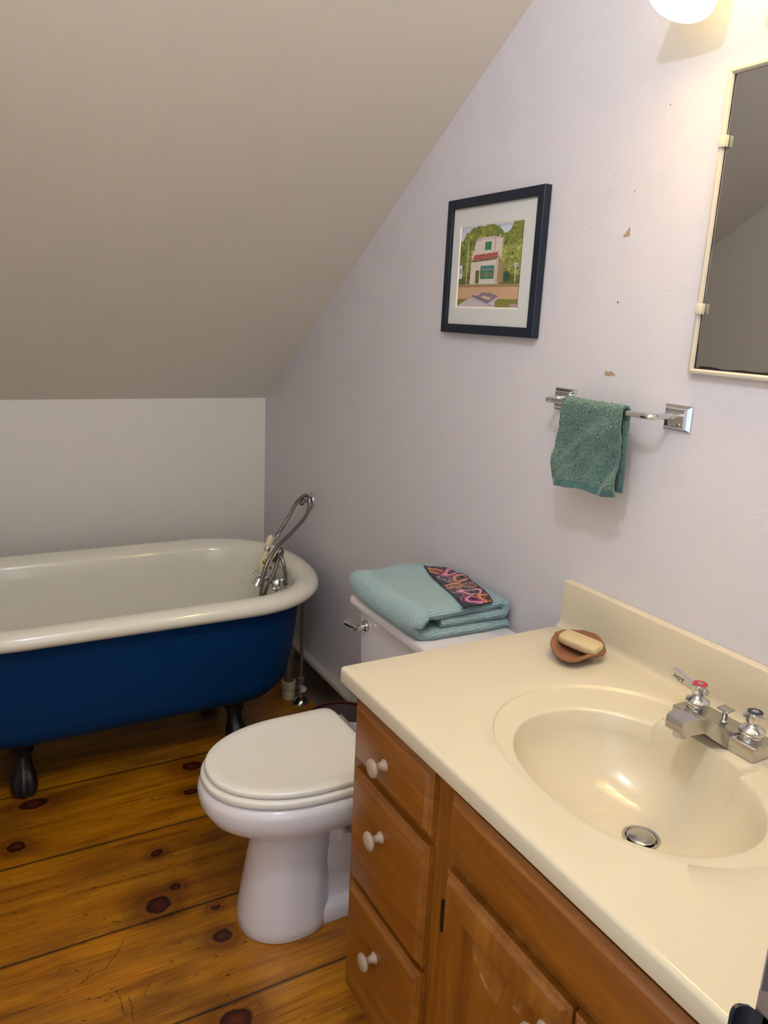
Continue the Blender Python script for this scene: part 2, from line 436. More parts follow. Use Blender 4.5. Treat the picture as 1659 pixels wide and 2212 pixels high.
# ------------------------------------------------------------------ bathtub
TY = -.575
def tub_sec(d, z, n=64, e=2.3, aR=.34, aL=.335, bb=.375):
    pts = []
    for k in range(n):
        t = -PI/2+PI*k/(n-1); c, s_ = math.cos(t), math.sin(t)
        pts.append((-.40+(aR-d)*abs(c)**(2/e), TY+(bb-d)*math.copysign(abs(s_)**(2/e), s_), z))
    for k in range(n):
        t = PI/2+PI*k/(n-1); c, s_ = math.cos(t), math.sin(t)
        pts.append((-1.0-(aL-d)*abs(c)**(2/e), TY+(bb-d)*math.copysign(abs(s_)**(2/e), s_), z))
    return pts
tub = thing('bathtub', 'blue clawfoot bathtub with white enamel inside against the low back wall', 'bathtub', (-.7, TY, 0))
b = B(); R = []
# rolled rim then the inside of the basin
roll = [(.052, .535), (.034, .527), (.012, .531), (.0, .545), (.002, .560), (.012, .573), (.028, .580), (.046, .580), (.062, .574), (.076, .562), (.085, .545)]
wallp = [(.092, .50), (.100, .44), (.113, .36), (.132, .29), (.165, .235), (.21, .212), (.27, .205), (.325, .203)]
R = [tub_sec(d, z) for d, z in roll+wallp]
b.rings(R, False, True); obj('basin', b, M['enamel'], tub, 60)
b = B()
outp = [(.050, .538), (.055, .50), (.061, .43), (.068, .35), (.076, .29), (.081, .255), (.090, .228), (.110, .203), (.155, .188), (.27, .178)]
b.rings([tub_sec(d, z, aR=.334-(d-.05)*.45) for d, z in outp], False, True); obj('shell', b, M['blue'], tub, 60)
def claw(cx, cy, ang):
    b = B(); R = []; n = 40
    lev = [(.0, .030, .55, .026), (.006, .036, .55, .028), (.03, .038, .5, .026), (.055, .034, .4, .018), (.075, .027, .2, .010), (.095, .0235, .0, .004), (.115, .024, 0, .0), (.122, .031, 0, 0), (.130, .032, 0, 0), (.137, .026, 0, 0), (.15, .034, 0, 0), (.163, .040, 0, -.004), (.172, .04, 0, -.006), (.19, .037, 0, -.03), (.225, .03, 0, -.06)]
    ca, sa = math.cos(ang), math.sin(ang)
    for z, r, toe, off in lev:
        ring = []
        for k in range(n):
            t = 2*PI*k/n
            front = max(0, math.cos(t))
            rr = r*(1+.16*toe*math.cos(t*8)*front**.5)
            lx = off+rr*math.cos(t)*1.12; ly = rr*math.sin(t)
            ring.append((cx+lx*ca-ly*sa, cy+lx*sa+ly*ca, z))
        R.append(ring)
    b.rings(R); return b
for x, y, a in [(-1.02, -.715, -PI/2-.1), (-.37, -.715, -PI/2+.1), (-1.02, -.435, PI/2+.1), (-.37, -.435, PI/2-.1)]:
    obj('leg', claw(x, y, a), M['black_iron'], tub, 50, label='black iron claw foot leg')
b = B(); b.lathe([(.02, 0), (.026, .002), (.024, .004), (.0, .005)], (-.62, TY, .2035), n=24); obj('drain', b, M['chrome_dull'], tub)

# ---- tub faucet on the end wall of the tub
fc = thing('tub_faucet', 'chrome faucet with a bell spout and cross handles inside the bathtub end', 'faucet', (-.15, -.55, .47))
def tubin(z): return -.16
b = B()
b.tube([(-.178, -.505, .500), (-.178, -.612, .500)], .019, 18)
b.lathe([(.004, -.026), (.016, -.022), (.024, -.010), (.026, 0), (.024, .010), (.016, .022), (.004, .026)], (-.178, -.556, .503), (0, 0, 1), 28)
for yy, sg in ((-.505, 1), (-.612, -1)): b.lathe([(.019, 0), (.0235, .003), (.0235, .012), (.017, .016), (.010, .024)], (-.178, yy, .500), (0, sg, 0), 24)
b.tube([(-.178, -.53, .500), (-.140, -.53, .498)], .012, 14); b.tube([(-.178, -.59, .500), (-.140, -.59, .498)], .012, 14)
obj('valve_body', b, M['chrome'], fc)
b = B(); b.tube(spline([(-.17, -.556, .505), (-.186, -.558, .522), (-.205, -.560, .522), (-.224, -.561, .510), (-.234, -.561, .490)], 8), lambda t: .014+.013*t*t, 24); obj('spout', b, M['chrome'], fc)
for yy in (-.470, -.648):
    b = B(); z = .502
    b.tube([(-.178, yy, z-.028), (-.178, yy, z+.028)], .0065, 10); b.tube([(-.206, yy, z), (-.150, yy, z)], .0065, 10)
    for dx, dz in ((0, .028), (0, -.028), (.028, 0), (-.028, 0)):
        b.lathe([(.002, -.009), (.008, -.0045), (.010, 0), (.008, .0045), (.002, .009)], (-.178+dx, yy, z+dz), (0, 0, 1), 12)
    b.lathe([(.011, -.012), (.012, .0), (.009, .010), (.0, .011)], (-.178, yy, z), (0, -1 if yy < -.55 else 1, 0), 16)
    obj('handle', b, M['chrome'], fc)
b = B(); b.tube([(-.178, -.555, .52), (-.165, -.553, .548)], .008, 12)
b.tube(spline([(-.190, -.578, .552), (-.178, -.560, .548), (-.155, -.553, .545), (-.135, -.548, .552), (-.126, -.545, .565)], 6), .006, 10)
obj('cradle', b, M['chrome'], fc)
# ---- hand shower with its hoses
hs = thing('hand_shower', 'cream and chrome telephone-style hand shower resting on the tub faucet', 'shower head', (-.2, -.58, .55))
A0 = Vector((-.226, -.575, .548)); A1 = Vector((-.190, -.568, .660))
ax = (A1-A0).normalized(); Lh = (A1-A0).length
b = B(); b.lathe([(.009, -.012), (.0135, -.002), (.0165, .018), (.0155, .042), (.0105, .062), (.0105, .07)], A0, ax, 24); obj('handle', b, M['cream_plastic'], hs)
b = B(); b.lathe([(.0112, 0), (.0118, .002), (.0118, .011), (.0112, .013)], A0+ax*.070, ax, 20); obj('collar', b, M['chrome'], hs)
b = B(); b.lathe([(.010, 0), (.0115, .008), (.0125, .02), (.011, .03), (.009, .038), (.0045, .044)], A0+ax*.083, ax, 20)
b.lathe([(.006, 0), (.007, .006), (.0065, .016)], A0+ax*.107, Vector((.75, .1, .15)), 14); obj('elbow', b, M['cream_plastic'], hs)
q0 = A0+ax*.107+Vector((.75, .1, .15)).normalized()*.013
b = B(); b.lathe([(.0078, 0), (.0085, .003), (.0078, .007), (.006, .008), (.0065, .012), (.0055, .015)], q0, Vector((.75, .1, .2)), 14); b.tube([q0+Vector((.01, .001, .003)), q0+Vector((.026, .004, .016))], .0035, 10); obj('nut', b, M['chrome_dull'], hs)
# the round spray head, cream, its button ring seen
b = B(); hd = Vector((-.25, -.97, .15)).normalized()
b.lathe([(.012, -.018), (.026, -.012), (.031, 0), (.029, .006), (.02, .010), (.0, .011)], (-.188, -.560, .560), hd, 28); obj('spray_head', b, M['cream_plastic'], hs)
b = B(); cc = Vector((-.2185, -.5925, .582))
b.tube([cc+Vector((math.cos(t)*.008, 0, math.sin(t)*.008*1.1)) for t in np.linspace(0, 2*PI*.97, 24)], .0013, 6)
b.lathe([(.005, -.004), (.0055, .001), (.003, .003)], cc, hd, 12); obj('badge', b, M['brass'], hs)
b = B(); b.lathe([(.004, -.012), (.0075, -.016), (.0085, -.022), (.006, -.029), (.0, -.031)], A0, ax, 16); obj('tip', b, M['chrome'], hs)
hose = spline([q0+Vector((.022, .003, .012)), (-.157, -.552, .665), (-.134, -.542, .688), (-.107, -.530, .719), (-.073, -.512, .760), (-.045, -.500, .778), (-.028, -.497, .783), (-.018, -.501, .768), (-.023, -.515, .740), (-.053, -.535, .705), (-.115, -.565, .665), (-.173, -.592, .632), (-.213, -.612, .593), (-.233, -.622, .556), (-.244, -.628, .496), (-.247, -.625, .43), (-.244, -.60, .36)], 10)
b = B(); b.tube(hose, .0068, 12, rib=.0012, ribpitch=.0034); obj('hose', b, M['steel_hose'], hs, 80)
hose2 = spline([(-.244, -.60, .36), (-.235, -.615, .44), (-.222, -.622, .498), (-.197, -.620, .545), (-.180, -.614, .585), (-.171, -.607, .614), (-.163, -.601, .624), (-.158, -.597, .612), (-.159, -.595, .59)], 10)
b = B(); b.tube(hose2, .0068, 12, rib=.0012, ribpitch=.0034); obj('hose', b, M['steel_hose'], hs, 80)
hose3 = spline([(-.186, -.59, .578), (-.180, -.602, .598), (-.178, -.615, .611), (-.175, -.630, .605), (-.170, -.645, .582), (-.166, -.650, .549), (-.168, -.650, .505), (-.178, -.645, .45), (-.21, -.62, .39)], 10)
b = B(); b.tube(hose3, .0068, 12, rib=.0012, ribpitch=.0034); obj('hose', b, M['steel_hose'], hs, 80)
# ---- wall bracket
br = thing('shower_bracket', 'round chrome wall bracket above the tub end with a steel hose hung over it', 'bracket', (0, -.476, .757))
b = B(); b.lathe([(.031, 0), (.031, .003), (.028, .007), (.018, .010), (.014, .014)], (0, -.476, .757), (-1, 0, 0), 36); obj('flange', b, M['chrome'], br)
b = B(); b.tube(spline([(-.008, -.476, .757), (-.03, -.482, .759), (-.045, -.488, .763)], 6), .009, 14)
b.tube(spline([(-.036, -.490, .766), (-.044, -.496, .760), (-.048, -.502, .752)], 6), .0085, 14); obj('hook', b, M['chrome_dull'], br)
# ---- pipes behind the tub end
sp = thing('supply_pipe', 'thin chrome supply pipe with shutoff valve rising from the floor behind the bathtub', 'pipe', (-.058, -.558, 0))
px, py = -.058, -.558
b = B(); b.tube([(px, py, .10), (px, py, .47), (px-.03, py, .5)], .0062, 12); obj('riser', b, M['dull_pipe'], sp)
b = B(); b.lathe([(.033, 0), (.031, .006), (.024, .016), (.012, .024), (.009, .05)], (px, py, 0.0), n=28); obj('flange', b, M['chrome_dull'], sp)
b = B(); b.lathe([(.009, 0), (.015, .002), (.015, .018), (.011, .02), (.011, .035), (.014, .037), (.014, .052), (.009, .055)], (px, py, .05), n=20)
b.lathe([(.006, 0), (.006, .02)], (px, py, .066), (-.4, -1, 0), 10); obj('valve', b, M['dull_pipe'], sp)
b = B(); b.lathe([(.006, -.004), (.020, -.003), (.022, 0), (.020, .003), (.006, .004)], (px-.009, py-.025, .066), (-.2, -.5, .8), 20, sq=.75); obj('handwheel', b, M['chrome_dull'], sp)
dp = thing('drain_pipe', 'grey drain pipe in a yellowed plastic coupling at the floor behind the bathtub', 'pipe', (-.085, -.505, 0))
dx, dy = -.085, -.505
b = B(); b.lathe([(.024, 0), (.0255, .004), (.0255, .03), (.023, .034), (.023, .038), (.0275, .042), (.0275, .068), (.024, .071), (.018, .071)], (dx, dy, 0), n=32); obj('coupling', b, M['pvc'], dp)
b = B(); b.tube(spline([(dx, dy, .06), (dx, dy, .12), (dx-.002, dy, .2)], 4), .0185, 20); b.tube([(dx-.002, dy, .19), (dx-.002, dy, .42)], .012, 16); b.lathe([(.0195, 0), (.0205, .004), (.0195, .012)], (dx, dy, .175), n=20); obj('tailpipe', b, M['dull_pipe'], dp)

# ------------------------------------------------------------------ wastebasket
wb = thing('wastebasket', 'dark brown round wastebasket standing behind the toilet against the wall', 'wastebasket', (-.19, -1.165, 0))
b = B(); b.lathe([(.078, 0), (.082, .004), (.104, .262), (.100, .262), (.079, .010), (.0, .008)], (-.19, -1.165, 0), n=48); obj('body', b, M['bin'], wb, 40)
b = B(); b.lathe([(.1005, .0), (.107, .0), (.1085, .006), (.106, .011), (.1015, .011), (.0995, .006)], (-.19, -1.165, .258), n=48, cap0=False, cap1=False); 
n_ = 48; b.f += [tuple((5*n_+j, 5*n_+(j+1) % n_, (j+1) % n_, j)) for j in range(n_)]; b.fm += [0]*n_
obj('rim', b, M['bin_rim'], wb, 60)

# ------------------------------------------------------------------ toilet
AY = -1.522
def egg(fr, xc, bk, w, z, ef=2.15, eb=2.4, n=72):
    P = []
    for k in range(n):
        t = 2*PI*k/n; c, s = math.cos(t), math.sin(t)
        if c < 0: x = xc-(xc-fr)*abs(c)**(2/ef); y = w*math.copysign(abs(s)**(2/ef), s)
        else: x = xc+(bk-xc)*abs(c)**(2/eb); y = w*math.copysign(abs(s)**(2/eb), s)
        P.append((x, AY+y, z))
    return P
tl = thing('toilet', 'white toilet with closed lid between the blue bathtub and the wooden vanity', 'toilet', (-.45, AY, 0))
b = B()
ZB = .012
b.rings([egg(*a) for a in [(-.624, -.515, -.41, .100, 0), (-.627, -.515, -.408, .104, .004), (-.625, -.515, -.408, .103, .03), (-.616, -.512, -.408, .096, .09), (-.604, -.508, -.405, .087, .16), (-.594, -.503, -.40, .080, .22), (-.592, -.498, -.385, .078, .258),
   (-.602, -.492, -.35, .086, .276), (-.632, -.482, -.29, .112, .289), (-.672, -.472, -.24, .143, .303), (-.699, -.465, -.21, .163, .323), (-.713, -.462, -.20, .173, .349), (-.716, -.462, -.198, .175, .373), (-.712, -.462, -.20, .172, .388), (-.700, -.462, -.21, .162, .394)]])
# foot plate and trapway behind the pedestal
def rr(x0, x1, w, z, n=72, e=5): return [(((x0+x1)/2+(x1-x0)/2*math.copysign(abs(math.cos(t))**(2/e), math.cos(t))), AY+w*math.copysign(abs(math.sin(t))**(2/e), math.sin(t)), z) for t in [2*PI*k/n for k in range(n)]]
b.rings([rr(-.56, -.10, .083, 0), rr(-.56, -.10, .086, .004), rr(-.56, -.10, .086, .036), rr(-.555, -.105, .079, .048), rr(-.54, -.13, .06, .052)])
b.rings([rr(-.50, -.15, .062, .045, e=3), rr(-.50, -.16, .060, .10, e=3), rr(-.50, -.19, .066, .13, e=3), rr(-.50, -.18, .070, .17, e=3), rr(-.49, -.16, .062, .21, e=3), rr(-.49, -.15, .070, .25, e=3), rr(-.49, -.12, .095, .30, e=3), rr(-.49, -.11, .11, .33, e=3)])
b.lathe([(.016, -.07), (.016, .07)], (-.40, AY-.03, .235), (0, 1, 0), 16)
# rear deck under the tank
b.rings([rr(-.40, -.035, .10, .30, e=4), rr(-.40, -.03, .115, .33, e=5), rr(-.40, -.03, .12, .368, e=6), rr(-.39, -.035, .115, .3735, e=6)])
obj('bowl', b, M['white_china'], tl, 50)
def slab(fr, xc, bk, w, z0, z1, r, eb): return [egg(fr+r*i, xc, bk-r*i, w-r*i, z, 2.1, eb) for i, z in ((1, z0), (.3, z0+r*.3), (0, z0+r), (0, z1-r), (.3, z1-r*.3), (1, z1))]
b = B(); b.rings(slab(-.709, -.47, -.325, .170, .3975, .415, .005, 6)); obj('seat', b, M['seat_white'], tl, 60)
b = B(); R = slab(-.700, -.47, -.324, .164, .4185, .433, .005, 11)
R += [egg(-.700+.022, -.47, -.324-.018, .164-.022, .4336, 2.1, 9), egg(-.700+.026, -.47, -.324-.022, .164-.026, .4326, 2.1, 9)]
b.rings(R); obj('lid', b, M['seat_white'], tl, 60)
for s in (-1, 1):
    b = B(); b.tube([(-.314, AY+s*.03, .417), (-.314, AY+s*.125, .417)], .007, 12); b.lathe([(.012, 0), (.012, .022), (.008, .028)], (-.306, AY+s*.08, .390), n=14)
    obj('hinge', b, M['chrome'], tl, label='chrome lid hinge')
tank = B()
tap = lambda co: Vector((co.x+(.012 if co.z < .5 and co.x < -.13 else 0), AY+(co.y-AY)*(.955 if co.z < .5 else 1), co.z))
tank.box(-.243, -.022, AY-.192, AY+.186, .374, .692, .018, 4, taper=tap); obj('tank', tank, M['white_china'], tl, 60)
b = B(); b.box(-.264, -.012, AY-.205, AY+.198, .690, .720, .009, 3); obj('tank_lid', b, M['white_china'], tl, 60)
fh = B(); fh.lathe([(.0165, 0), (.0165, .003), (.014, .006)], (-.2425, -1.383, .652), (-1, 0, 0), 24, sq=.9)
fh.lathe([(.008, 0), (.009, .012), (.0105, .018), (.0085, .026), (.003, .029)], (-.246, -1.378, .648), (-1, 0, 0), 16)
fh.tube([(-.266, -1.374, .648), (-.268, -1.352, .646), (-.267, -1.326, .643)], lambda t: .0055+.004*t, 14)
o = obj('flush_handle', fh, M['chrome'], tl, label='chrome flush lever')

# ------------------------------------------------------------------ folded towel
TX0, TX1, TY0, TY1, TZ = -.278, -.006, -1.345, -1.672, .7205
def ribbon_path():
    P = []
    def arc(cx, cz, r, a0, a1, n=9): return [(cx+r*math.cos(a0+(a1-a0)*k/n), cz+r*math.sin(a0+(a1-a0)*k/n)) for k in range(n+1)]
    P += [(TX1-.012-(TX1-TX0-.05)*k/14, .0105) for k in range(15)]
    P += arc(TX0+.036, .036, .0255, -PI/2, -3*PI/2, 12)
    P += [(TX0+.04+(TX1-TX0-.075)*k/16, .0615) for k in range(17)]
    P += arc(TX1-.031, .049, .0125, PI/2, -PI/2, 9)
    P += [(TX1-.034-(.165)*k/12, .0365-.001*k/12) for k in range(13)]
    Q = [P[0]]
    for p in P[1:]:
        if (p[0]-Q[-1][0])**2+(p[1]-Q[-1][1])**2 > 1e-8: Q.append(p)
    return Q
RP = ribbon_path()
def ribbon_mesh():
    b = B(); n = len(RP); T = .0235; nv = 64; uv = []
    L = [0]
    for a, c in zip(RP, RP[1:]): L.append(L[-1]+math.hypot(c[0]-a[0], c[1]-a[1]))
    nor = []
    for i in range(n):
        a = RP[max(0, i-1)]; c = RP[min(n-1, i+1)]; dx, dz = c[0]-a[0], c[1]-a[1]; l = math.hypot(dx, dz); nor.append((-dz/l, dx/l))
    rings = []; uvs = []
    for j in range(nv+1):
        t = j/nv; e = min(t, 1-t)*abs(TY1-TY0)
        th = T*.5*(math.sqrt(max(0, 1-(1-min(1, e/.011))**2))*.96+.04)
        ring = []; ru = []
        def wob(x, z, y, s): 
            q = noise.noise(Vector((x*14, y*12, z*22+s)))*.0060+noise.noise(Vector((x*45, y*40, z*60+s)))*.0012
            return q
        for side in (1, -1):
            idx = range(n) if side == 1 else range(n-1, -1, -1)
            for i in idx:
                px_, pz_ = RP[i]; nx, nz = nor[i]
                # the end edges wander so the layers do not line up
                yy = TY0+(TY1-TY0)*t
                wander = .010*noise.noise(Vector((L[i]*7, 2.3, 0)))+.006*noise.noise(Vector((L[i]*19, 5.1, 0)))
                lift = (.010 if L[i] < .22 else 0)
                yy += (t-.5)*2*(wander-(.012 if .27 < L[i] < .30 else 0))+(0 if t < .5 else -lift*(t-.5)*.6)
                w = wob(px_, pz_, yy, 3)
                sag = -.006*max(0, (px_-TX1+.10)/.1)*(pz_ > .03)
                ring.append((px_+nx*th*side+w*.6, yy, max(TZ+.0012, TZ+pz_+nz*th*side+w+sag*.5))); ru.append((L[i]+(0 if side == 1 else 2), yy))
        rings.append(ring); uvs += ru
    b.rings(rings); return b, uvs
tb, tuv = ribbon_mesh()
o = obj('bath_towel', tb, M['weave'], None, 70, uv=tuv)
tag(o, 'pale aqua waffle-weave bath towel folded on the toilet tank lid', 'towel')
# keep the fold line's care tag
# ------------------------------------------------------------------ printed headband on the towel
def paisley(u, v):
    """u across 0..1, v along 0..1 -> colour"""
    navy = np.array((.018, .018, .045)); pink = np.array((.62, .20, .32)); mag = np.array((.22, .02, .16)); org = np.array((.50, .16, .03)); tan = np.array((.33, .16, .06)); cream = np.array((.75, .5, .5)); blk = np.array((.006, .006, .012)); rust = np.array((.42, .08, .015))
    x = u*.092; y = v*.275
    wx = x+.010*math.sin(y*60)+.006*math.sin(y*131+1); wy = y+.008*math.sin(x*90+y*30)
    c = navy
    if (math.sin(x*1400)*math.sin(y*1400)) > .55: c = np.array((.09, .09, .16))
    # flowing bands
    s = math.sin(wx*95+wy*46+1.4*math.sin(wy*38))
    if s > .80: c = mag
    if s > .90: c = pink
    if s > .965: c = blk
    # drops
    for (cx, cy, r, col, cin, a) in [(.022, .035, .022, rust, org, .5), (.068, .040, .024, mag, pink, 2.), (.070, .095, .026, tan, pink, -.4), (.028, .085, .018, np.array((.11, .09, .11)), navy, 1.1),
                                     (.035, .145, .024, tan, org, 2.6), (.075, .155, .022, tan, navy, .9), (.022, .190, .020, mag, tan, .2), (.062, .210, .024, np.array((.05, .05, .1)), pink, 3.0), (.040, .248, .020, mag, pink, .3), (.080, .250, .022, rust, org, 1.2)]:
        dx, dy = x-cx, y-cy; ca, sa = math.cos(a), math.sin(a); lx, ly = dx*ca+dy*sa, -dx*sa+dy*ca
        bend = ly-lx*lx*14
        rr_ = math.hypot(lx*(1.0 if lx < 0 else .62), bend*1.35)
        ang = math.atan2(bend, lx)
        r *= 1.28
        if rr_ < r*1.10: c = blk
        if rr_ < r: c = col
        if rr_ < r*.86: c = pink if rr_ > r*.78 else cin
        if r*.60 < rr_ < r*.72 and math.sin(ang*11) > .1: c = cream
        if rr_ < r*.52: c = col if math.sin(rr_*700+ang) > -.1 else blk
        if rr_ < r*.16: c = blk
    if u < .03 or u > .97: c = blk
    return c
def towel_top(x, y):
    w = noise.noise(Vector((x*14, y*12, .0615*22+3)))*.0060+noise.noise(Vector((x*45, y*40, .0615*60+3)))*.0012
    sag = -.003*max(0, (x-TX1+.10)/.1)
    return TZ+.0615+.01135+w+sag
b = B(); nu, nv = 84, 230; c00, c10, c01, c11 = (-.092, -1.405), (-.004, -1.424), (-.158, -1.684), (-.068, -1.672)
top = []; bot = []; inks = []; fs = []
for j in range(nv+1):
    for i in range(nu+1):
        u, v = i/nu, j/nv
        x = (c00[0]*(1-u)+c10[0]*u)*(1-v)+(c01[0]*(1-u)+c11[0]*u)*v+.004*math.sin(v*9+u)*(u-.5)
        y = (c00[1]*(1-u)+c10[1]*u)*(1-v)+(c01[1]*(1-u)+c11[1]*u)*v
        x = min(x, TX1-.02+.012*0)
        z = towel_top(x, y)+.0035+.0022*(.5+noise.noise(Vector((x*60, y*40, 8))))
        if v > .94: z -= (v-.94)*.03
        top.append((x, y, z+.0018)); bot.append((x, y, z-.0018))
W = nu+1
b.v = top+bot; N = len(top)
for j in range(nv):
    for i in range(nu):
        a = j*W+i
        b.f.append((a, a+1, a+1+W, a+W)); inks.append(paisley((i+.5)/nu, (j+.5)/nv))
        b.f.append((N+a, N+a+W, N+a+1+W, N+a+1)); inks.append(np.array((.02, .02, .05)))
edge = [j*W for j in range(nv+1)]+[nv*W+i for i in range(1, W)]+[j*W+nu for j in range(nv-1, -1, -1)]+[i for i in range(nu-1, 0, -1)]
for k in range(len(edge)):
    a, c = edge[k], edge[(k+1) % len(edge)]; b.f.append((a, N+a, N+c, c)); inks.append(np.array((.012, .012, .03)))
b.fm = [0]*len(b.f)
hb = obj('headband', b, M['paisley'], None, 60, ink=[np.append(c, 1) for c in inks])
tag(hb, 'folded navy cloth headband with pink and orange paisley lying on the aqua towel', 'headband')
# a turned-over end
# ------------------------------------------------------------------ vanity cabinet
FX = -.524
vc = thing('vanity_cabinet', 'honey pine vanity cabinet with drawers and doors under the cream countertop', 'cabinet', (-.262, -2.32, 0))
b = B(); 
b.box(FX+.02, -.002, -1.898, -1.8785, .115, .766); b.box(FX+.02, -.002, -2.762, -2.743, .115, .766)
b.box(FX+.02, -.002, -2.743, -1.898, .115, .133); b.box(-.012, -.002, -2.743, -1.898, .133, .766); obj('carcass', b, M['pine_v'], vc)
b = B(); 
for (y0, y1, z0, z1) in [(-1.905, -1.878, .115, .766), (-2.213, -2.145, .115, .766), (-2.762, -2.735, .115, .766), (-2.145, -1.905, .74, .766), (-2.145, -1.905, .115, .16), (-2.145, -1.905, .615, .65), (-2.145, -1.905, .372, .405), (-2.735, -2.213, .115, .16), (-2.735, -2.213, .74, .766), (-2.735, -2.213, .61, .655)]:
    b.box(FX, FX+.02, y0, y1, z0, z1)
obj('face_frame', b, M['pine_v'], vc)
b = B(); b.box(-.455, -.02, -2.755, -1.885, 0, .115); obj('toe_kick', b, M['pine_h'], vc)
# raised-edge fronts
PROF = [(0, 0), (0, .009), (.0025, .0105), (.0035, .0115), (.0065, .0125), (.0085, .0150), (.0115, .0185), (.0130, .0190)]
def front(y0, y1, z0, z1, prof=PROF, x=FX-.0005):
    return [[(x-d, y0+i, z0+i), (x-d, y1-i, z0+i), (x-d, y1-i, z1-i), (x-d, y0+i, z1-i)] for i, d in prof]
def knob(y, z, parent, x=FX-.0195):
    b = B(); b.lathe([(.0105, 0), (.0105, .002), (.0085, .004), (.0062, .009), (.0058, .014), (.008, .018), (.0145, .0205), (.0165, .0235), (.0155, .027), (.010, .0295), (.0, .0305)], (x+.0005, y, z), (-1, 0, 0), 28)
    obj('knob', b, M['knob'], parent, 50, label='pale turned wooden knob')
for (z0, z1, kz) in [(.642, .757, .692), (.397, .621, .553), (.150, .381, .304)]:
    b = B(); b.rings(front(-2.157, -1.903, z0, z1), True, True); d = obj('drawer', b, M['pine_h'], vc, 25); knob(-2.021, kz, d)
b = B(); b.rings(front(-2.756, -2.208, .645, .752)); obj('panel', b, M['pine_h'], vc, 25)
def door(y0, y1, z0, z1, ky, hingey):
    """y0>y1: from the left edge seen from the room to the right"""
    n = 32
    def rect(i): return (min(y0, y1)+i, max(y0, y1)-i, z0+i, z1-i)
    def sample_rect(i, d, arch=0, dip=0):
        a0, a1, c0, c1 = rect(i); P = []
        for k in range(n): P.append((a0+(a1-a0)*k/n, c0))
        for k in range(n): P.append((a1, c0+(c1-c0)*k/n))
        for k in range(n):
            t = k/n; y = a1+(a0-a1)*t; z = c1
            if arch:
                s = abs(t-.5)*2
                z = c1-arch*(1-(1-min(1, max(0, (s-.0)/.78))**2)**.5 if s < .78 else 1) if s < .78 else c1-arch
            if dip: z -= dip*max(0, 1-(abs(t-.5)*2/.72)**2)**.6
            P.append((y, z))
        for k in range(n):
            zt = c1-(arch if arch else 0)
            P.append((a0, zt+(c0-zt)*k/n))
        if arch:
            for k in range(n): P[n+k] = (a1, c0+(c1-arch-c0)*k/n)
        return [(FX-.0005-d, y, z) for y, z in P]
    b = B()
    R = [sample_rect(i, d) for i, d in PROF]
    R += [sample_rect(.052, .019), sample_rect(.0535, .0165), sample_rect(.0545, .0085)]
    b.rings(R, True, False); dr = obj('door', b, M['pine_v'], vc, 25)
    b = B(); b.rings([sample_rect(i, d, dip=q) for i, d, q in [(.050, .004, 0), (.050, .009, 0), (.060, .0095, 0), (.062, .0098, .0), (.084, .0145, .024), (.0855, .0165, .026), (.089, .017, .029)]], True, True)
    obj('raised_panel', b, M['pine_v'], dr, 25)
    knob(ky, .562, dr)
    for hz in (.528, .215):
        b = B(); b.lathe([(.004, 0), (.0045, .004), (.0045, .042), (.004, .046)], (FX-.007, hingey, hz-.023), n=12); b.box(FX-.004, FX+.0005, hingey-.001, hingey+.013, hz-.022, hz+.022, .001)
        obj('hinge', b, M['hinge'], dr, label='dark bronze hinge')
door(-2.208, -2.481, .150, .622, -2.446, -2.2015)
door(-2.486, -2.757, .150, .622, -2.520, -2.7615)

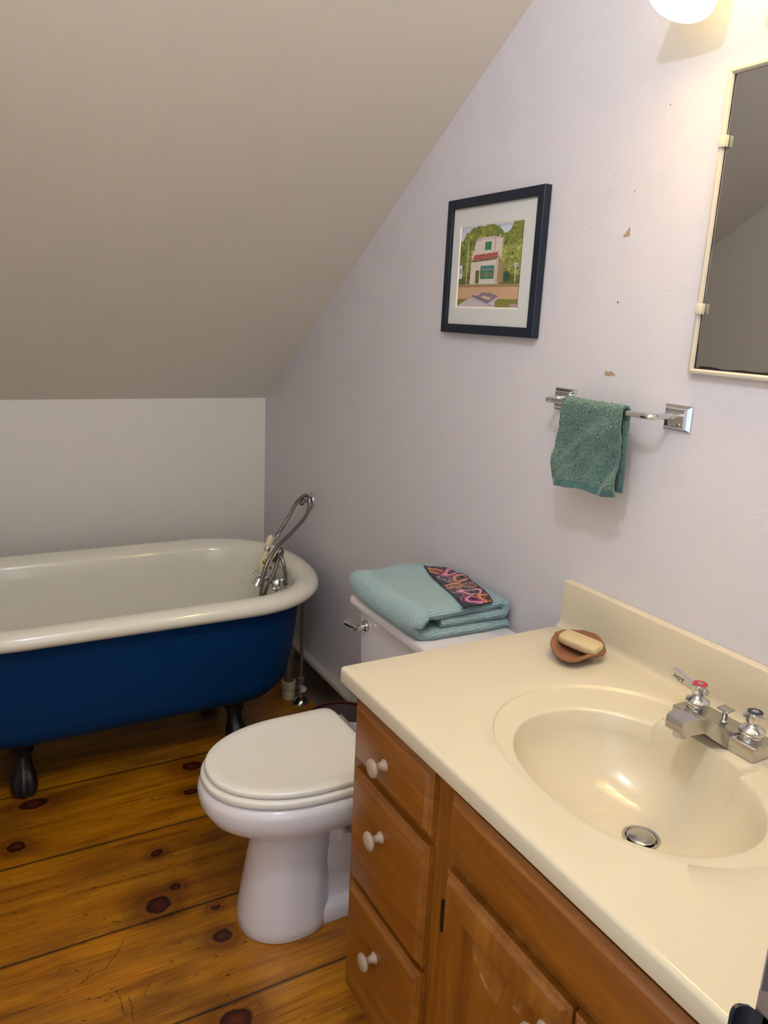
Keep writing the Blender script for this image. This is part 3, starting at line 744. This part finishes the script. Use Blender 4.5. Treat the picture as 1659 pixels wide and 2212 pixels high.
# ------------------------------------------------------------------ countertop with integral bowl
CX, CY = -.298, -2.320
ct = thing('countertop', 'cream cultured marble countertop with an oval sink bowl on the vanity', 'countertop', (-.27, -2.315, .767))
def counter():
    b = B()
    x0, x1, y0, y1 = -.545, -.001, -2.787, -1.845; r = .007
    S = []           # samples: inner point, normal
    def seg(p, q, nrm, n):
        for k in range(n): S.append((p[0]+(q[0]-p[0])*k/n, p[1]+(q[1]-p[1])*k/n, nrm[0], nrm[1]))
    def corner(p, a0, n=6):
        for k in range(n+1):
            a = a0+PI/2*k/n; S.append((p[0]+1e-4*math.cos(a), p[1]+1e-4*math.sin(a), math.cos(a), math.sin(a)))
    ix0, ix1, iy0, iy1 = x0+r, x1-.0005, y0+r, y1-r
    corner((ix0, iy0), -PI); seg((ix0+2e-3, iy0), (ix1, iy0), (0, -1), 40)
    corner((ix1, iy0), -PI/2, 2); seg((ix1, iy0+2e-3), (ix1, iy1), (1, 0), 200)
    corner((ix1, iy1), 0, 2); seg((ix1-2e-3, iy1), (ix0, iy1), (0, 1), 40)
    corner((ix0, iy1), PI/2); seg((ix0, iy1-2e-3), (ix0, iy0), (-1, 0), 70)
    # refine: order by angle already counter-clockwise
    dcx, dcy = -.262, -2.325
    def ell(th, cx, cy, a, bb, e=2.0):
        c, s = math.cos(th), math.sin(th); k = (abs(c/a)**e+abs(s/bb)**e)**(-1/e); return cx+c*k, cy+s*k
    rings = []
    TH = [math.atan2(p[1]-CY, p[0]-CX) for p in S]
    def ring(fn): rings.append([fn(i) for i in range(len(S))])
    def pad(x, y):         # raised pad that carries the faucet
        a = max(0, min(1, (.083-abs(y+2.318))/.005)); c = max(0, min(1, (x+.195)/.010)); return a*c
    # from outside to the drain
    def side(d, z): ring(lambda i: (S[i][0]+S[i][2]*d, S[i][1]+S[i][3]*d, z))
    side(-.02, HC-.030); side(r, HC-.029); side(r+.0005, HC-.027); side(r+.0005, HC-.007)
    for k in range(1, 6):
        a = PI/2*k/5; side(r*math.cos(a)+.0005*(1-k/5), HC-.007+.007*math.sin(a))
    def lerp(i, t, z0=HC):
        ex, ey = ell(TH[i], -.266, -2.312, .203, .248, 2.15)
        return (S[i][0]+(ex-S[i][0])*t, S[i][1]+(ey-S[i][1])*t)
    for t in (.25, .5, .75): ring(lambda i: (*lerp(i, t), HC))
    def lip(s, z, soft=0):
        def fn(i):
            ox, oy = ell(TH[i], -.266, -2.312, .203, .248, 2.15); bx, by = ell(TH[i], CX, CY, .150, .192, 2.12)
            x, y = ox+(bx-ox)*s, oy+(by-oy)*s; p = pad(x, y); return (x, y, z*(1-p)+(HC+.001-.0012*soft*soft)*p)
        ring(fn)
    lip(0, HC); lip(.03, HC-.0006); lip(.07, HC-.0040); lip(.11, HC-.0048); lip(.35, HC-.0056); lip(.6, HC-.0066); lip(.86, HC-.0078); lip(.93, HC-.0086, 1); lip(.97, HC-.0102, 1); lip(1.0, HC-.0135, 2)
    D = .130
    for k in range(1, 25):
        t = 1-k/24
        def fn(i, t=t):
            bx, by = ell(TH[i], CX, CY, .150, .192, 2.12); ddx, ddy = dcx+.024*math.cos(TH[i]), dcy+.024*math.sin(TH[i])
            gg = 1-(1-t**2.3)**.62
            x, y = ddx+(bx-ddx)*t, ddy+(by-ddy)*t
            # shelf under the spout falls away softly
            p = pad(bx, by)*.95; z_ = HC-.0135-(D-.0135)*(1-gg); return (x, y, z_+.0097*p*max(0, 1-(1-t)/.16)**1.5)
        ring(fn)
    b.rings(rings, False, False); return b, (dcx, dcy, HC-D)
cb, DR = counter(); obj('top', cb, M['marble'], ct, 35)
b = B()
pr = [(-.001, 0), (-.0315, 0), (-.0300, .0008), (-.0262, .0026), (-.0230, .0062), (-.0212, .0115), (-.0205, .018), (-.020, .05), (-.0195, .095), (-.0185, .0985), (-.016, .0995), (-.001, .1)]
b.rings([[(x, yy, HC-.0005+z) for x, z in pr] for yy in (-1.8455, -2.7865)]); obj('backsplash', b, M['marble'], ct, 25)
b = B(); b.lathe([(.0215, -.006), (.029, .0), (.0285, .002), (.0245, .0012), (.0215, -.004), (.0, -.005)], DR, n=36); b.lathe([(.004, -.004), (.005, 0), (.0205, .0015), (.0212, .003), (.019, .0042), (.0, .0046)], DR, n=32); obj('drain', b, M['chrome_dull'], ct, label='dull metal sink drain')
b = B(); b.lathe([(.0105, -.03), (.0105, .0)], DR, n=12); b.lathe([(.0205, -.004), (.0205, -.03)], DR, n=24); obj('drain_throat', b, M['dark_void'], ct)

# ------------------------------------------------------------------ sink faucet
sf = thing('sink_faucet', 'chrome two-handle centerset faucet with a square spout behind the sink bowl', 'faucet', (-.1, -2.318, HC))
FZ = HC+.0012; fy = -2.318
b = B(); b.box(-.128, -.074, fy-.077, fy+.077, FZ, FZ+.024, .0025); obj('deck_plate', b, M['chrome_dull'], sf)
b = B()
def rect(x, w, z0, z1): return [(x, fy-w, z0), (x, fy+w, z0), (x, fy+w, z1), (x, fy-w, z1)]
b.rings([rect(-.098, .036, FZ+.003, FZ+.0245), rect(-.1285, .034, FZ+.002, FZ+.030), rect(-.152, .0225, FZ+.018, FZ+.046), rect(-.168, .019, FZ+.030, FZ+.0535), rect(-.206, .0178, FZ+.033, FZ+.0585), rect(-.215, .0165, FZ+.035, FZ+.0555), rect(-.2175, .015, FZ+.037, FZ+.051)])
bm = bmesh.new()
obj('spout', b, M['chrome_dull'], sf, 30)
b = B(); b.lathe([(.0095, 0), (.0105, .002), (.0105, .012), (.009, .013)], (-.200, fy, FZ+.023), n=24); obj('aerator', b, M['chrome_dull'], sf)
b = B(); b.lathe([(.0065, 0), (.0065, .002), (.0045, .004), (.0042, .016), (.006, .021)], (-.098, fy, FZ+.024), n=16); b.box(-.108, -.088, fy-.0105, fy+.0105, FZ+.0445, FZ+.048, .0015); obj('lift_rod', b, M['chrome_dull'], sf)
def tap(y, s, ring_m, name):
    o3 = (-.101, y, FZ+.024)
    b = B(); b.lathe([(.0165, 0), (.0172, .0025), (.0165, .007), (.0190, .009), (.0200, .0115), (.0190, .015), (.0115, .019), (.0085, .021), (.0070, .024)], o3, n=36)
    b.lathe([(.0070, .023), (.0100, .025), (.0118, .028), (.0118, .0405), (.0110, .043), (.0, .0435)], o3, n=28)
    b.tube([(o3[0], y-s*.011, o3[2]+.033), (o3[0], y-s*.0155, o3[2]+.033)], .0055, 12)
    # flat lever
    R = []
    for t, w, h, z in [(.006, .0045, .006, .0330), (.02, .0045, .0065, .0345), (.040, .0053, .0078, .0385), (.051, .0056, .0082, .0405), (.0555, .0045, .0066, .0413)]:
        R.append([(o3[0]+.5*0-w-.10*t*0, y+s*t, o3[2]+z-h), (o3[0]+w, y+s*t, o3[2]+z-h), (o3[0]+w*.8, y+s*t, o3[2]+z+h), (o3[0]-w, y+s*t, o3[2]+z+h)])
    b.rings(R); hd = obj('handle', b, M['chrome'], sf, 40, label=name)
    b = B(); b.lathe([(.0055, 0), (.0115, 0), (.0115, .0008), (.0055, .0008)], (o3[0], y, o3[2]+.0430), n=28, cap0=False, cap1=False); obj('index_ring', b, ring_m, hd)
    b = B(); b.lathe([(.0048, 0), (.0048, .0012), (.0, .0014)], (o3[0], y, o3[2]+.0430), n=16); b.lathe([(.0015, 0.0013), (.0015, .002), (0, .0021)], (o3[0], y, o3[2]+.0430), n=10); obj('screw', b, M['chrome'], hd)
    return hd, o3
hd, o3 = tap(fy+.0508, 1, M['red'], 'hot side lever with a red ring'); hd2, o4 = tap(fy-.0508, -1, M['navy'], 'cold side lever with a dark blue ring')
def letters(word, origin, du, dv, dn, h, mat, parent):
    """stroke letters built as small bars; du right, dv up, dn out"""
    G = {'H': [((0, 0), (0, 1)), ((.7, 0), (.7, 1)), ((0, .5), (.7, .5))], 'O': [((.35+.36*math.cos(a), .5+.5*math.sin(a)), (.35+.36*math.cos(a+.5236), .5+.5*math.sin(a+.5236))) for a in [k*.5236 for k in range(12)]],
         'T': [((.35, 0), (.35, 1)), ((0, 1), (.7, 1))]}
    b = B(); x = 0; du, dv, dn = Vector(du).normalized(), Vector(dv).normalized(), Vector(dn).normalized(); o_ = Vector(origin)
    for ch in word:
        for (p, q) in G[ch]:
            A = o_+du*(x+p[0]*h)+dv*p[1]*h; Cc = o_+du*(x+q[0]*h)+dv*q[1]*h
            b.tube([A, Cc], h*.085, 6)
        x += h*1.05
    return obj('lettering', b, mat, parent)
# the word on the hot lever, read along the lever from its free end
lv = Vector((-.0054, .0, 0))
letters('HOT', (o3[0]-.00565, o3[1]+.0475, o3[2]+.0358), (.03, -1, -.24), (0, -.24, 1), (-1, 0, 0), .0066, M['ink'], hd)

# ------------------------------------------------------------------ soap dish and soap
def dish():
    b = B(); n = 96; cx, cy = -.108, -1.990; z0 = HC+.0006
    def shape(t):
        return .0545+.0055*math.cos(2*(t-math.radians(25)))*.5+.0045*math.cos(3*(t-math.radians(-35)))+.0022*math.sin(5*t+1)+.0012*noise.noise(Vector((math.cos(t)*4, math.sin(t)*4, 2)))
    prof = [(.36, 0), (.46, .001), (.68, .010), (.90, .0170), (.985, .0195), (1.0, .0215), (.985, .0240), (.90, .0245), (.80, .0230), (.68, .0160), (.55, .0100), (.42, .0080), (.0, .007)]
    R = []
    for s, z in prof:
        ring = []
        for k in range(n):
            t = 2*PI*k/n; r = shape(t)*s; zz = z
            w_ = max(0, (s-.5)/.5)
            zz += w_*(.0085*math.cos(t-math.radians(50))+.0030*math.sin(3*t+.5)+.0012*noise.noise(Vector((math.cos(t)*6, math.sin(t)*6, s))))+w_*.003
            ring.append((cx+r*math.cos(t), cy+r*math.sin(t), z0+max(0, zz)))
        R.append(ring)
    b.rings(R); return b
o = tag(obj('soap_dish', dish(), M['terracotta'], None, 70), 'hand-shaped terracotta soap dish on the counter corner by the backsplash', 'soap dish')
def soap():
    b = B(); L, Wd, H = .086, .040, .02; R = []; n = 40
    for s, z in [(.88, 0), (.97, .002), (1, .006), (.995, .0115), (.965, .0155), (.90, .0172)]:
        R.append([(L/2*s*math.copysign(abs(math.cos(t))**(.38), math.cos(t)), Wd/2*(1-(1-s)*1.6)*math.copysign(abs(math.sin(t))**(.38), math.sin(t)), z) for t in [2*PI*k/n for k in range(n)]])
    b.rings(R)
    rot = Matrix.Translation((-.100, -1.992, HC+.0215)) @ Matrix.Rotation(math.radians(-75), 4, 'Z') @ Matrix.Rotation(math.radians(2), 4, 'Y') @ Matrix.Rotation(math.radians(8), 4, 'X')
    b.v = [tuple(rot @ Vector(p)) for p in b.v]; return b
tag(obj('soap_bar', soap(), M['soap'], None, 60), 'cream bar of soap lying in the terracotta dish', 'soap')

# ------------------------------------------------------------------ towel bar and washcloth
tbr = thing('towel_bar', 'short chrome towel bar with square brackets on the wall beside the mirror', 'towel bar', (0, -1.92, 1.27))
BX, BZ = -.062, 1.272
b = B(); b.box(BX-.0045, BX+.0045, -2.056, -1.785, BZ-.0048, BZ+.0048, .001); obj('bar', b, M['chrome'], tbr)
for yc, s in ((-1.771, 1), (-2.067, -1)):
    b = B(); w = .0295
    def sq(w, h, x): return [(x, yc-w, 1.2705-h), (x, yc+w, 1.2705-h), (x, yc+w, 1.2705+h), (x, yc-w, 1.2705+h)]
    b.rings([sq(w, w*.77, -.0005), sq(w, w*.77, -.004), sq(w-.002, w*.77-.002, -.0055), sq(w-.008, w*.77-.007, -.0125), sq(w-.009, w*.77-.008, -.013)]); bk = obj('bracket', b, M['chrome'], tbr, 25)
    b = B(); b.tube(spline([(-.012, yc+s*.0, 1.2735), (-.03, yc-s*.004, 1.273), (-.05, yc-s*.006, 1.2725), (BX+.004, yc-s*.010, BZ), (BX, yc-s*.016, BZ), (BX, yc-s*.028, BZ)], 6), .0056, 8); obj('arm', b, M['chrome'], bk, 40)
    b = B()
    for dy_ in (-.011, .011): b.lathe([(.0042, 0), (.0036, .0015), (.0, .002)], (-.013, yc+dy_, 1.258), (-1, 0, 0), 14)
    obj('screw', b, M['chrome_dull'], bk)
def cloth():
    b = B(); nu, nv = 150, 300; th = .0055
    lens_f, lens_b = .158, .150; rr_ = .0105; tot = lens_f+lens_b+PI*rr_
    uv = []; mid = []; nrm = []
    y0, y1 = -1.842, -2.000
    for j in range(nv+1):
        d = tot*j/nv
        for i in range(nu+1):
            u = i/nu; y = y0+(y1-y0)*u
            if d < lens_f:                       # front, hanging towards the room
                q = lens_f-d; x, z = BX-rr_-.0, BZ-q; nx, nz = -1, 0; k = q/lens_f
                x -= (.0035*math.sin(u*9+q*38)+.016*noise.noise(Vector((u*2.6+q*13, q*13-u*2.0, 1)))+.006*noise.noise(Vector((u*7+q*30, q*22-u*5, 4))))*min(1, k*2.2)
                x -= .006*k
                y += k*(.012*(.4-u)+.004*math.sin(q*30)); z += .006*noise.noise(Vector((u*3, 2, 0)))*k+(.008*(u-.5))*k
            elif d < lens_f+PI*rr_:
                a = (d-lens_f)/rr_; x, z = BX-rr_*math.cos(a), BZ+rr_*math.sin(a); nx, nz = -math.cos(a), math.sin(a)
            else:
                q = d-lens_f-PI*rr_; x, z = BX+rr_, BZ-q; nx, nz = 1, 0; k = q/lens_b
                x -= .004*noise.noise(Vector((u*3, q*10, 6)))*min(1, k*2); y += k*(-.004)
                z += .010*noise.noise(Vector((u*2, 7, 0)))*k
            dep = noise.noise(Vector((y*420, z*420, x*420)))*.0018+noise.noise(Vector((y*190, z*190, x*190)))*.0014
            hem = (d < .013) or (d > tot-.013)
            if hem: dep = -.0006
            mid.append((x+nx*(th/2+dep), y, z+nz*(th/2+dep))); nrm.append((x-nx*th/2, y, z-nz*th/2))
    W = nu+1; N = len(mid); b.v = mid+nrm; hem_rows = int(.013/tot*nv)
    for j in range(nv):
        mi = 1 if j < hem_rows or j >= nv-hem_rows else 0
        for i in range(nu):
            a = j*W+i; b.f.append((a, a+1, a+1+W, a+W)); b.fm.append(mi); b.f.append((N+a, N+a+W, N+a+1+W, N+a+1)); b.fm.append(mi)
    edge = [j*W for j in range(nv+1)]+[nv*W+i for i in range(1, W)]+[j*W+nu for j in range(nv-1, -1, -1)]+[i for i in range(nu-1, 0, -1)]
    for k in range(len(edge)):
        a, c = edge[k], edge[(k+1) % len(edge)]; b.f.append((a, N+a, N+c, c)); b.fm.append(1)
    return b
tag(obj('washcloth', cloth(), [M['washcloth'], M['washcloth_hem']], None, 180), 'teal terry washcloth hanging over the chrome towel bar', 'washcloth')

# ------------------------------------------------------------------ framed picture
PY0, PY1, PZ0, PZ1 = -1.302, -1.665, 1.390, 1.703
pf = thing('picture_frame', 'black framed print of a small storefront hanging on the wall', 'picture', (0, (PY0+PY1)/2, PZ0))
fw = .0215; D = .020
def prect(i, x): return [(x, PY1+i, PZ0+i), (x, PY0-i, PZ0+i), (x, PY0-i, PZ1-i), (x, PY1+i, PZ1-i)]
b = B(); b.rings([prect(.0, -.002), prect(0, -D+.001), prect(.001, -D), prect(fw-.001, -D), prect(fw, -D+.001), prect(fw, -.010), prect(fw, -.002)], False, False); 
b.f.append((0, 1, 25, 24)) if False else None
obj('frame', b, M['black_frame'], pf, 25)
b = B(); my0, my1, mz0, mz1 = PY0-fw+.001, PY1+fw-.001, PZ0+fw-.001, PZ1-fw+.001
qy0, qy1, qz0, qz1 = -1.3555, -1.5945, 1.4535, 1.638
def mr(y0, y1, z0, z1, x): return [(x, y1, z0), (x, y0, z0), (x, y0, z1), (x, y1, z1)]
b.rings([mr(my0, my1, mz0, mz1, -.010), mr(my0, my1, mz0, mz1, -.0125), mr(qy0+.003, qy1-.003, qz0-.003, qz1+.003, -.0125)], False, False)
b.rings([mr(qy0+.003, qy1-.003, qz0-.003, qz1+.003, -.0125), mr(qy0, qy1, qz0, qz1, -.0105)], False, False, mi=1)
obj('mat_board', b, [M['mat_board'], M['mat_core']], pf, 20)

def sRGB(*c): return np.array([(x/255/12.92 if x/255 <= .04045 else ((x/255+.055)/1.055)**2.4) for x in c])
def inpoly(x, y, P):
    r = False; j = len(P)-1
    for i in range(len(P)):
        if (P[i][1] > y) != (P[j][1] > y) and x < (P[j][0]-P[i][0])*(y-P[i][1])/(P[j][1]-P[i][1])+P[i][0]: r = not r
        j = i
    return r
# picture space: x 0..1 left-right, y 0..1 top-bottom
def N3(x, y, s, k=0): return noise.noise(Vector((x*s, y*s*1.3, k)))
HOUSE = [(.195, .705), (.215, .32), (.245, .30), (.25, .245), (.27, .19), (.285, .155), (.36, .155), (.36, .145), (.56, .145), (.64, .155), (.64, .13), (.665, .13), (.665, .17), (.70, .17), (.69, .71), (.60, .725), (.2, .72)]
def paint(x, y):
    c = sRGB(205, 215, 232)
    if abs((y-.018-.03*x*0)*1) < .004 or abs(y-.05+.02*x) < .003: c = sRGB(150, 160, 190)
    # trees
    edge = .055-.055*math.sin((x-.05)*4.2)+.035*N3(x, 0, 9)
    if x < .2: edge = .17-.75*x+.05*N3(x, 0, 16)
    if .64 < x < .84: edge = .03+.09*math.sin((x-.64)/.2*PI)+.03*N3(x, 0, 18)
    if x >= .84: edge = -.1
    if y > edge and y < .72:
        t = N3(x, y, 9, 1)*.5+N3(x, y, 26, 2)*.45+N3(x, y, 70, 3)*.35
        c = sRGB(132, 138, 52)*(1+.8*t)
        if t > .36: c = sRGB(196, 190, 96)
        if t < -.36: c = sRGB(74, 92, 40)
        if x > .66 and .2 < y < .6 and t > -.1: c = c*.6+sRGB(186, 178, 80)*.4*(1+t)
        if y > .62: c = c*.65
    if .55 < y < .73 and .72 < x < .86 and (x-.79)**2/.004+(y-.63)**2/.004 < 1: c = sRGB(60, 96, 66)*(1+.5*N3(x, y, 40, 5))
    # white house at the left edge
    if x < .055 and .47 < y < .645: c = sRGB(214, 214, 226)
    if .018 < x < .034 and .52 < y < .58: c = sRGB(90, 96, 130)
    if x < .10 and .645 < y < .665: c = sRGB(80, 110, 90)
    # shop
    if inpoly(x, y, HOUSE):
        c = sRGB(225, 204, 192)*(1+.05*N3(x, y, 30, 7))
        if abs(y-.175) < .003 and x < .36 or abs(y-.165) < .003: c = sRGB(160, 130, 120)
        if abs(x-.585) < .004 and y < .35: c = sRGB(170, 140, 128)
    if inpoly(x, y, [(.60, .725), (.615, .33), (.655, .30), (.655, .71)]): c = sRGB(214, 186, 156)
    if inpoly(x, y, [(.655, .71), (.655, .36), (.74, .50), (.75, .70)]): c = sRGB(164, 140, 104)*(1+.3*N3(x, y, 40, 4))
    if .425 < x < .515 and .205 < y < .305: c = sRGB(52, 146, 104)
    if (abs(x-.425) < .006 or abs(x-.515) < .006) and .205 < y < .305: c = sRGB(30, 96, 70)
    if inpoly(x, y, [(.255, .355), (.63, .335), (.645, .40), (.22, .425)]): c = sRGB(176, 72, 66) if N3(x, y, 60, 8) < .25 else sRGB(214, 150, 130)
    if inpoly(x, y, [(.22, .425), (.645, .40), (.60, .425), (.20, .445)]): c = sRGB(112, 108, 84)
    if inpoly(x, y, [(.20, .445), (.60, .43), (.60, .47), (.20, .485)]): c = sRGB(222, 208, 196)
    if .29 < x < .355 and .545 < y < .71: c = sRGB(106, 112, 44)
    if .37 < x < .595 and .49 < y < .655: c = sRGB(64, 132, 92)
    if .38 < x < .585 and .495 < y < .52: c = sRGB(44, 150, 128)
    if .39 < x < .58 and .525 < y < .55: c = sRGB(140, 132, 160)
    if .40 < x < .575 and .575 < y < .635: c = sRGB(98, 110, 80) if N3(x, y, 50, 9) < .1 else sRGB(150, 140, 120)
    if abs(x-.47) < .008 and .56 < y < .65: c = sRGB(86, 168, 92)
    if .37 < x < .595 and .655 < y < .725: c = sRGB(214, 202, 206)
    # ground
    if y > .715:
        c = sRGB(160, 146, 84)*(1+.2*N3(x, y, 30, 11))
    if y > .735 and y < .755 : c = sRGB(176, 128, 88)*(1+.2*N3(x, y, 30, 12))
    if .755 <= y < .90:
        c = sRGB(214, 168, 124)*(1+.08*N3(x*.3, y*4, 22, 13))
    if y >= .90:
        c = sRGB(140, 138, 54)*(1+.15*N3(x, y, 30, 14))
        if x > .88 and y > .955: c = sRGB(190, 150, 150)
    if inpoly(x, y, [(0, .985), (.26, .862), (.44, .815), (.50, .83), (.54, .82), (.70, .865), (.70, .885), (.64, .93), (.64, 1), (0, 1)]):
        c = sRGB(206, 188, 196)
        if inpoly(x, y, [(.26, .862), (.44, .815), (.50, .83), (.54, .82), (.70, .865), (.54, .95)]): c = sRGB(146, 124, 140)*(1+.25*N3(x, y, 40, 15))
        if inpoly(x, y, [(.40, .875), (.45, .86), (.58, .885), (.54, .91)]): c = sRGB(226, 182, 150)
        if inpoly(x, y, [(.28, .85), (.36, .825), (.40, .835), (.33, .86)]): c = sRGB(214, 186, 186)
        if abs((y-.862)-(x-.26)*.315) < .006 and x < .54: c = sRGB(90, 66, 84)
        if abs((y-.862)+(x-.26)*.475) < .005 and x < .26: c = sRGB(120, 96, 112)
        if abs((y-.90)-(x-.3)*.29) < .004 and .22 < x < .6: c = sRGB(150, 124, 138)
    # poles
    if abs(x-.135+.0*y) < .006 and .17 < y < .735: c = sRGB(226, 214, 160)
    if abs(x-.925) < .004 and .53 < y < .70: c = sRGB(226, 212, 196)
    if ((x-.925)/.026)**2+((y-.50)/.028)**2 < 1: c = sRGB(232, 222, 226) if ((x-.925)/.012)**2+((y-.5)/.016)**2 > 1 else sRGB(150, 130, 150)
    if x > .99: c = c*.5
    g_ = c.mean(); return np.clip((g_+(c-g_)*.82)*.95, 0, 1)
b = B(); nu, nv = 190, 240; inks = []
for j in range(nv+1):
    for i in range(nu+1): b.v.append((-.0103, qy0+(qy1-qy0)*i/nu, qz1+(qz0-qz1)*j/nv))
for j in range(nv):
    for i in range(nu):
        a = j*(nu+1)+i; b.f.append((a, a+1, a+nu+2, a+nu+1)); inks.append(np.append(paint((i+.5)/nu, (j+.5)/nv), 1))
b.fm = [0]*len(b.f)
obj('print', b, M['print'], pf, 0, ink=inks, label='printed street scene with a small storefront and trees')
b = B(); b.rings([mr(my0, my1, mz0, mz1, -.0092), mr(my0, my1, mz0, mz1, -.0099)]); obj('backing', b, M['mat_board'], pf, 20)

# ------------------------------------------------------------------ medicine cabinet mirror
MY0, MY1, MZ0, MZ1 = -2.082, -2.50, 1.350, 1.827
mc = thing('wall_mirror', 'cream framed mirror with plastic clips on the wall above the sink', 'mirror', (0, (MY0+MY1)/2, MZ0))
def wr(i, x): return [(x, MY1+i, MZ0+i), (x, MY0-i, MZ0+i), (x, MY0-i, MZ1-i), (x, MY1+i, MZ1-i)]
b = B(); b.rings([wr(0, -.0005), wr(0, -.012), wr(.001, -.0145), wr(.003, -.0155), wr(.006, -.0155), wr(.0085, -.013), wr(.009, -.008)], False, False); obj('frame', b, M['cream_frame'], mc, 40)
b = B(); b.rings([wr(.008, -.004), wr(.008, -.0085)]); obj('mirror_glass', b, M['mirror'], mc, 20)
# blackened strip where the silvering has failed
b = B(); n = 60; lo = []; hi = []
for k in range(n+1):
    t = k/n; y = MY0-.0085-(MY0-MY1-.017)*t; lo.append((-.0087, y, MZ0+.0085)); hi.append((-.0087, y, MZ0+.0085+.0045*(1+.6*noise.noise(Vector((t*9, 0, 0)))+.25*noise.noise(Vector((t*40, 3, 0))))*(1 if t > .02 else .4)))
for k in range(n): b.add([lo[k], lo[k+1], hi[k+1], hi[k]], [(0, 1, 2, 3)])
lo = []; hi = []
for k in range(n+1):
    t = k/n; z = MZ0+.0085+(MZ1-MZ0-.017)*t; lo.append((-.0087, MY0-.0085, z)); hi.append((-.0087, MY0-.0085-.0028*(1+.5*noise.noise(Vector((t*12, 9, 0))))*(1.3 if t > .93 or t < .1 else .8), z))
for k in range(n): b.add([lo[k], lo[k+1], hi[k+1], hi[k]], [(0, 1, 2, 3)])
obj('tarnish', b, M['dark_edge'], mc, 0)
for z in (1.719, 1.458):
    b = B(); b.box(-.018, -.0135, MY0-.014, MY0-.001, z-.009, z+.009, .0015); b.box(-.018, -.009, MY0-.0155, MY0-.012, z-.009, z+.009, .0012); obj('clip', b, M['clip'], mc, label='cream plastic mirror clip')

# ------------------------------------------------------------------ vanity light
vl = thing('vanity_light', 'lit wall light with frosted glass shades above the mirror', 'light fixture', (0, -2.27, 2.05))
LY = [-2.055, -2.235, -2.415]
b = B(); b.box(-.022, -.0005, -2.53, -1.95, 2.03, 2.10, .006); obj('back_plate', b, M['brass'], vl)
TILT = math.radians(27); axd = Vector((-math.sin(TILT), 0, -math.cos(TILT)))
for y in LY:
    rc = Vector((-.112, y-.001, 1.914))               # centre of the open rim
    up = -axd
    b = B(); b.lathe([(.050, .002), (.052, -.001), (.054, .002), (.053, .02), (.049, .055), (.042, .085), (.03, .108), (.018, .114), (.018, .111), (.029, .105), (.040, .083), (.047, .055), (.051, .02), (.050, .002)], rc, up, 48, cap0=False, cap1=False)
    sh = obj('shade', b, M['shade'], vl, 60)
    top_ = rc+up*.113
    b = B(); b.lathe([(.022, 0), (.024, .004), (.022, .03), (.012, .036)], top_, up, 24); b.tube(spline([top_+up*.03, top_+up*.045+Vector((.01, 0, 0)), (-.05, y, 2.075), (-.02, y, 2.065)], 6), .007, 12); obj('arm', b, M['brass'], vl)
    b = B(); bc = rc+up*.064; b.lathe([(.003, -.026), (.014, -.022), (.020, -.008), (.020, .004), (.013, .018), (.010, .028), (.010, .040)], bc, up, 24); obj('bulb', b, M['bulb'], vl, 60)

# ------------------------------------------------------------------ ceiling lamp near the door
cl = thing('ceiling_light', 'round ceiling light on the flat ceiling by the doorway', 'light fixture', (-.93, -2.58, ZC))
b = B(); b.lathe([(.09, 0), (.09, -.018), (.03, -.02)], (-.93, -2.58, ZC), n=40); obj('base', b, M['trim'], cl)
b = B(); b.lathe([(.03, 0), (.016, -.01), (.016, -.035)], (-.93, -2.58, ZC-.018), n=20); obj('socket', b, M['trim'], cl)
b = B(); b.lathe([(.014, 0), (.03, -.03), (.034, -.05), (.028, -.075), (.0, -.085)], (-.93, -2.58, ZC-.05), n=28); obj('bulb', b, M['cool_bulb'], cl, 60)
ld = bpy.data.lights.new('ceiling_lamp_light', 'POINT'); ld.energy = 12.3; ld.color = (.80, .90, 1.0); ld.shadow_soft_size = .018
lo_ = bpy.data.objects.new('ceiling_lamp_light', ld); COL.objects.link(lo_); lo_.location = (-.93, -2.58, ZC-.19)

# ------------------------------------------------------------------ light from the hall behind the doorway
w = bpy.data.worlds.new('hall_daylight'); SC.world = w; w.use_nodes = True
bg = w.node_tree.nodes['Background']; bg.inputs[0].default_value = (.80, .91, 1.0, 1); bg.inputs[1].default_value = 1.35

# ------------------------------------------------------------------ camera
cam = bpy.data.cameras.new('camera'); co_ = bpy.data.objects.new('camera', cam); COL.objects.link(co_)
Rm = ((0.8742917, -0.48313565, 0.04683981), (-0.07731466, -0.23387254, -0.96918836), (0.479204, 0.84373193, -0.24182629))
# rows: right, down, forward
rt, dn, fw_ = [Vector(r) for r in Rm]
mw = Matrix((rt, -dn, -fw_)).transposed().to_4x4(); mw.translation = (-1.14, -3.028, 1.4204)
co_.matrix_world = mw
cam.sensor_fit = 'VERTICAL'; cam.sensor_height = 24; cam.lens = 24*1690.957/2212; cam.clip_start = .02
SC.camera = co_
SC.view_settings.view_transform = 'Standard'; SC.view_settings.look = 'None'; SC.view_settings.gamma = 1
SC.view_settings.use_curve_mapping = False; SC.view_settings.exposure = 0.36
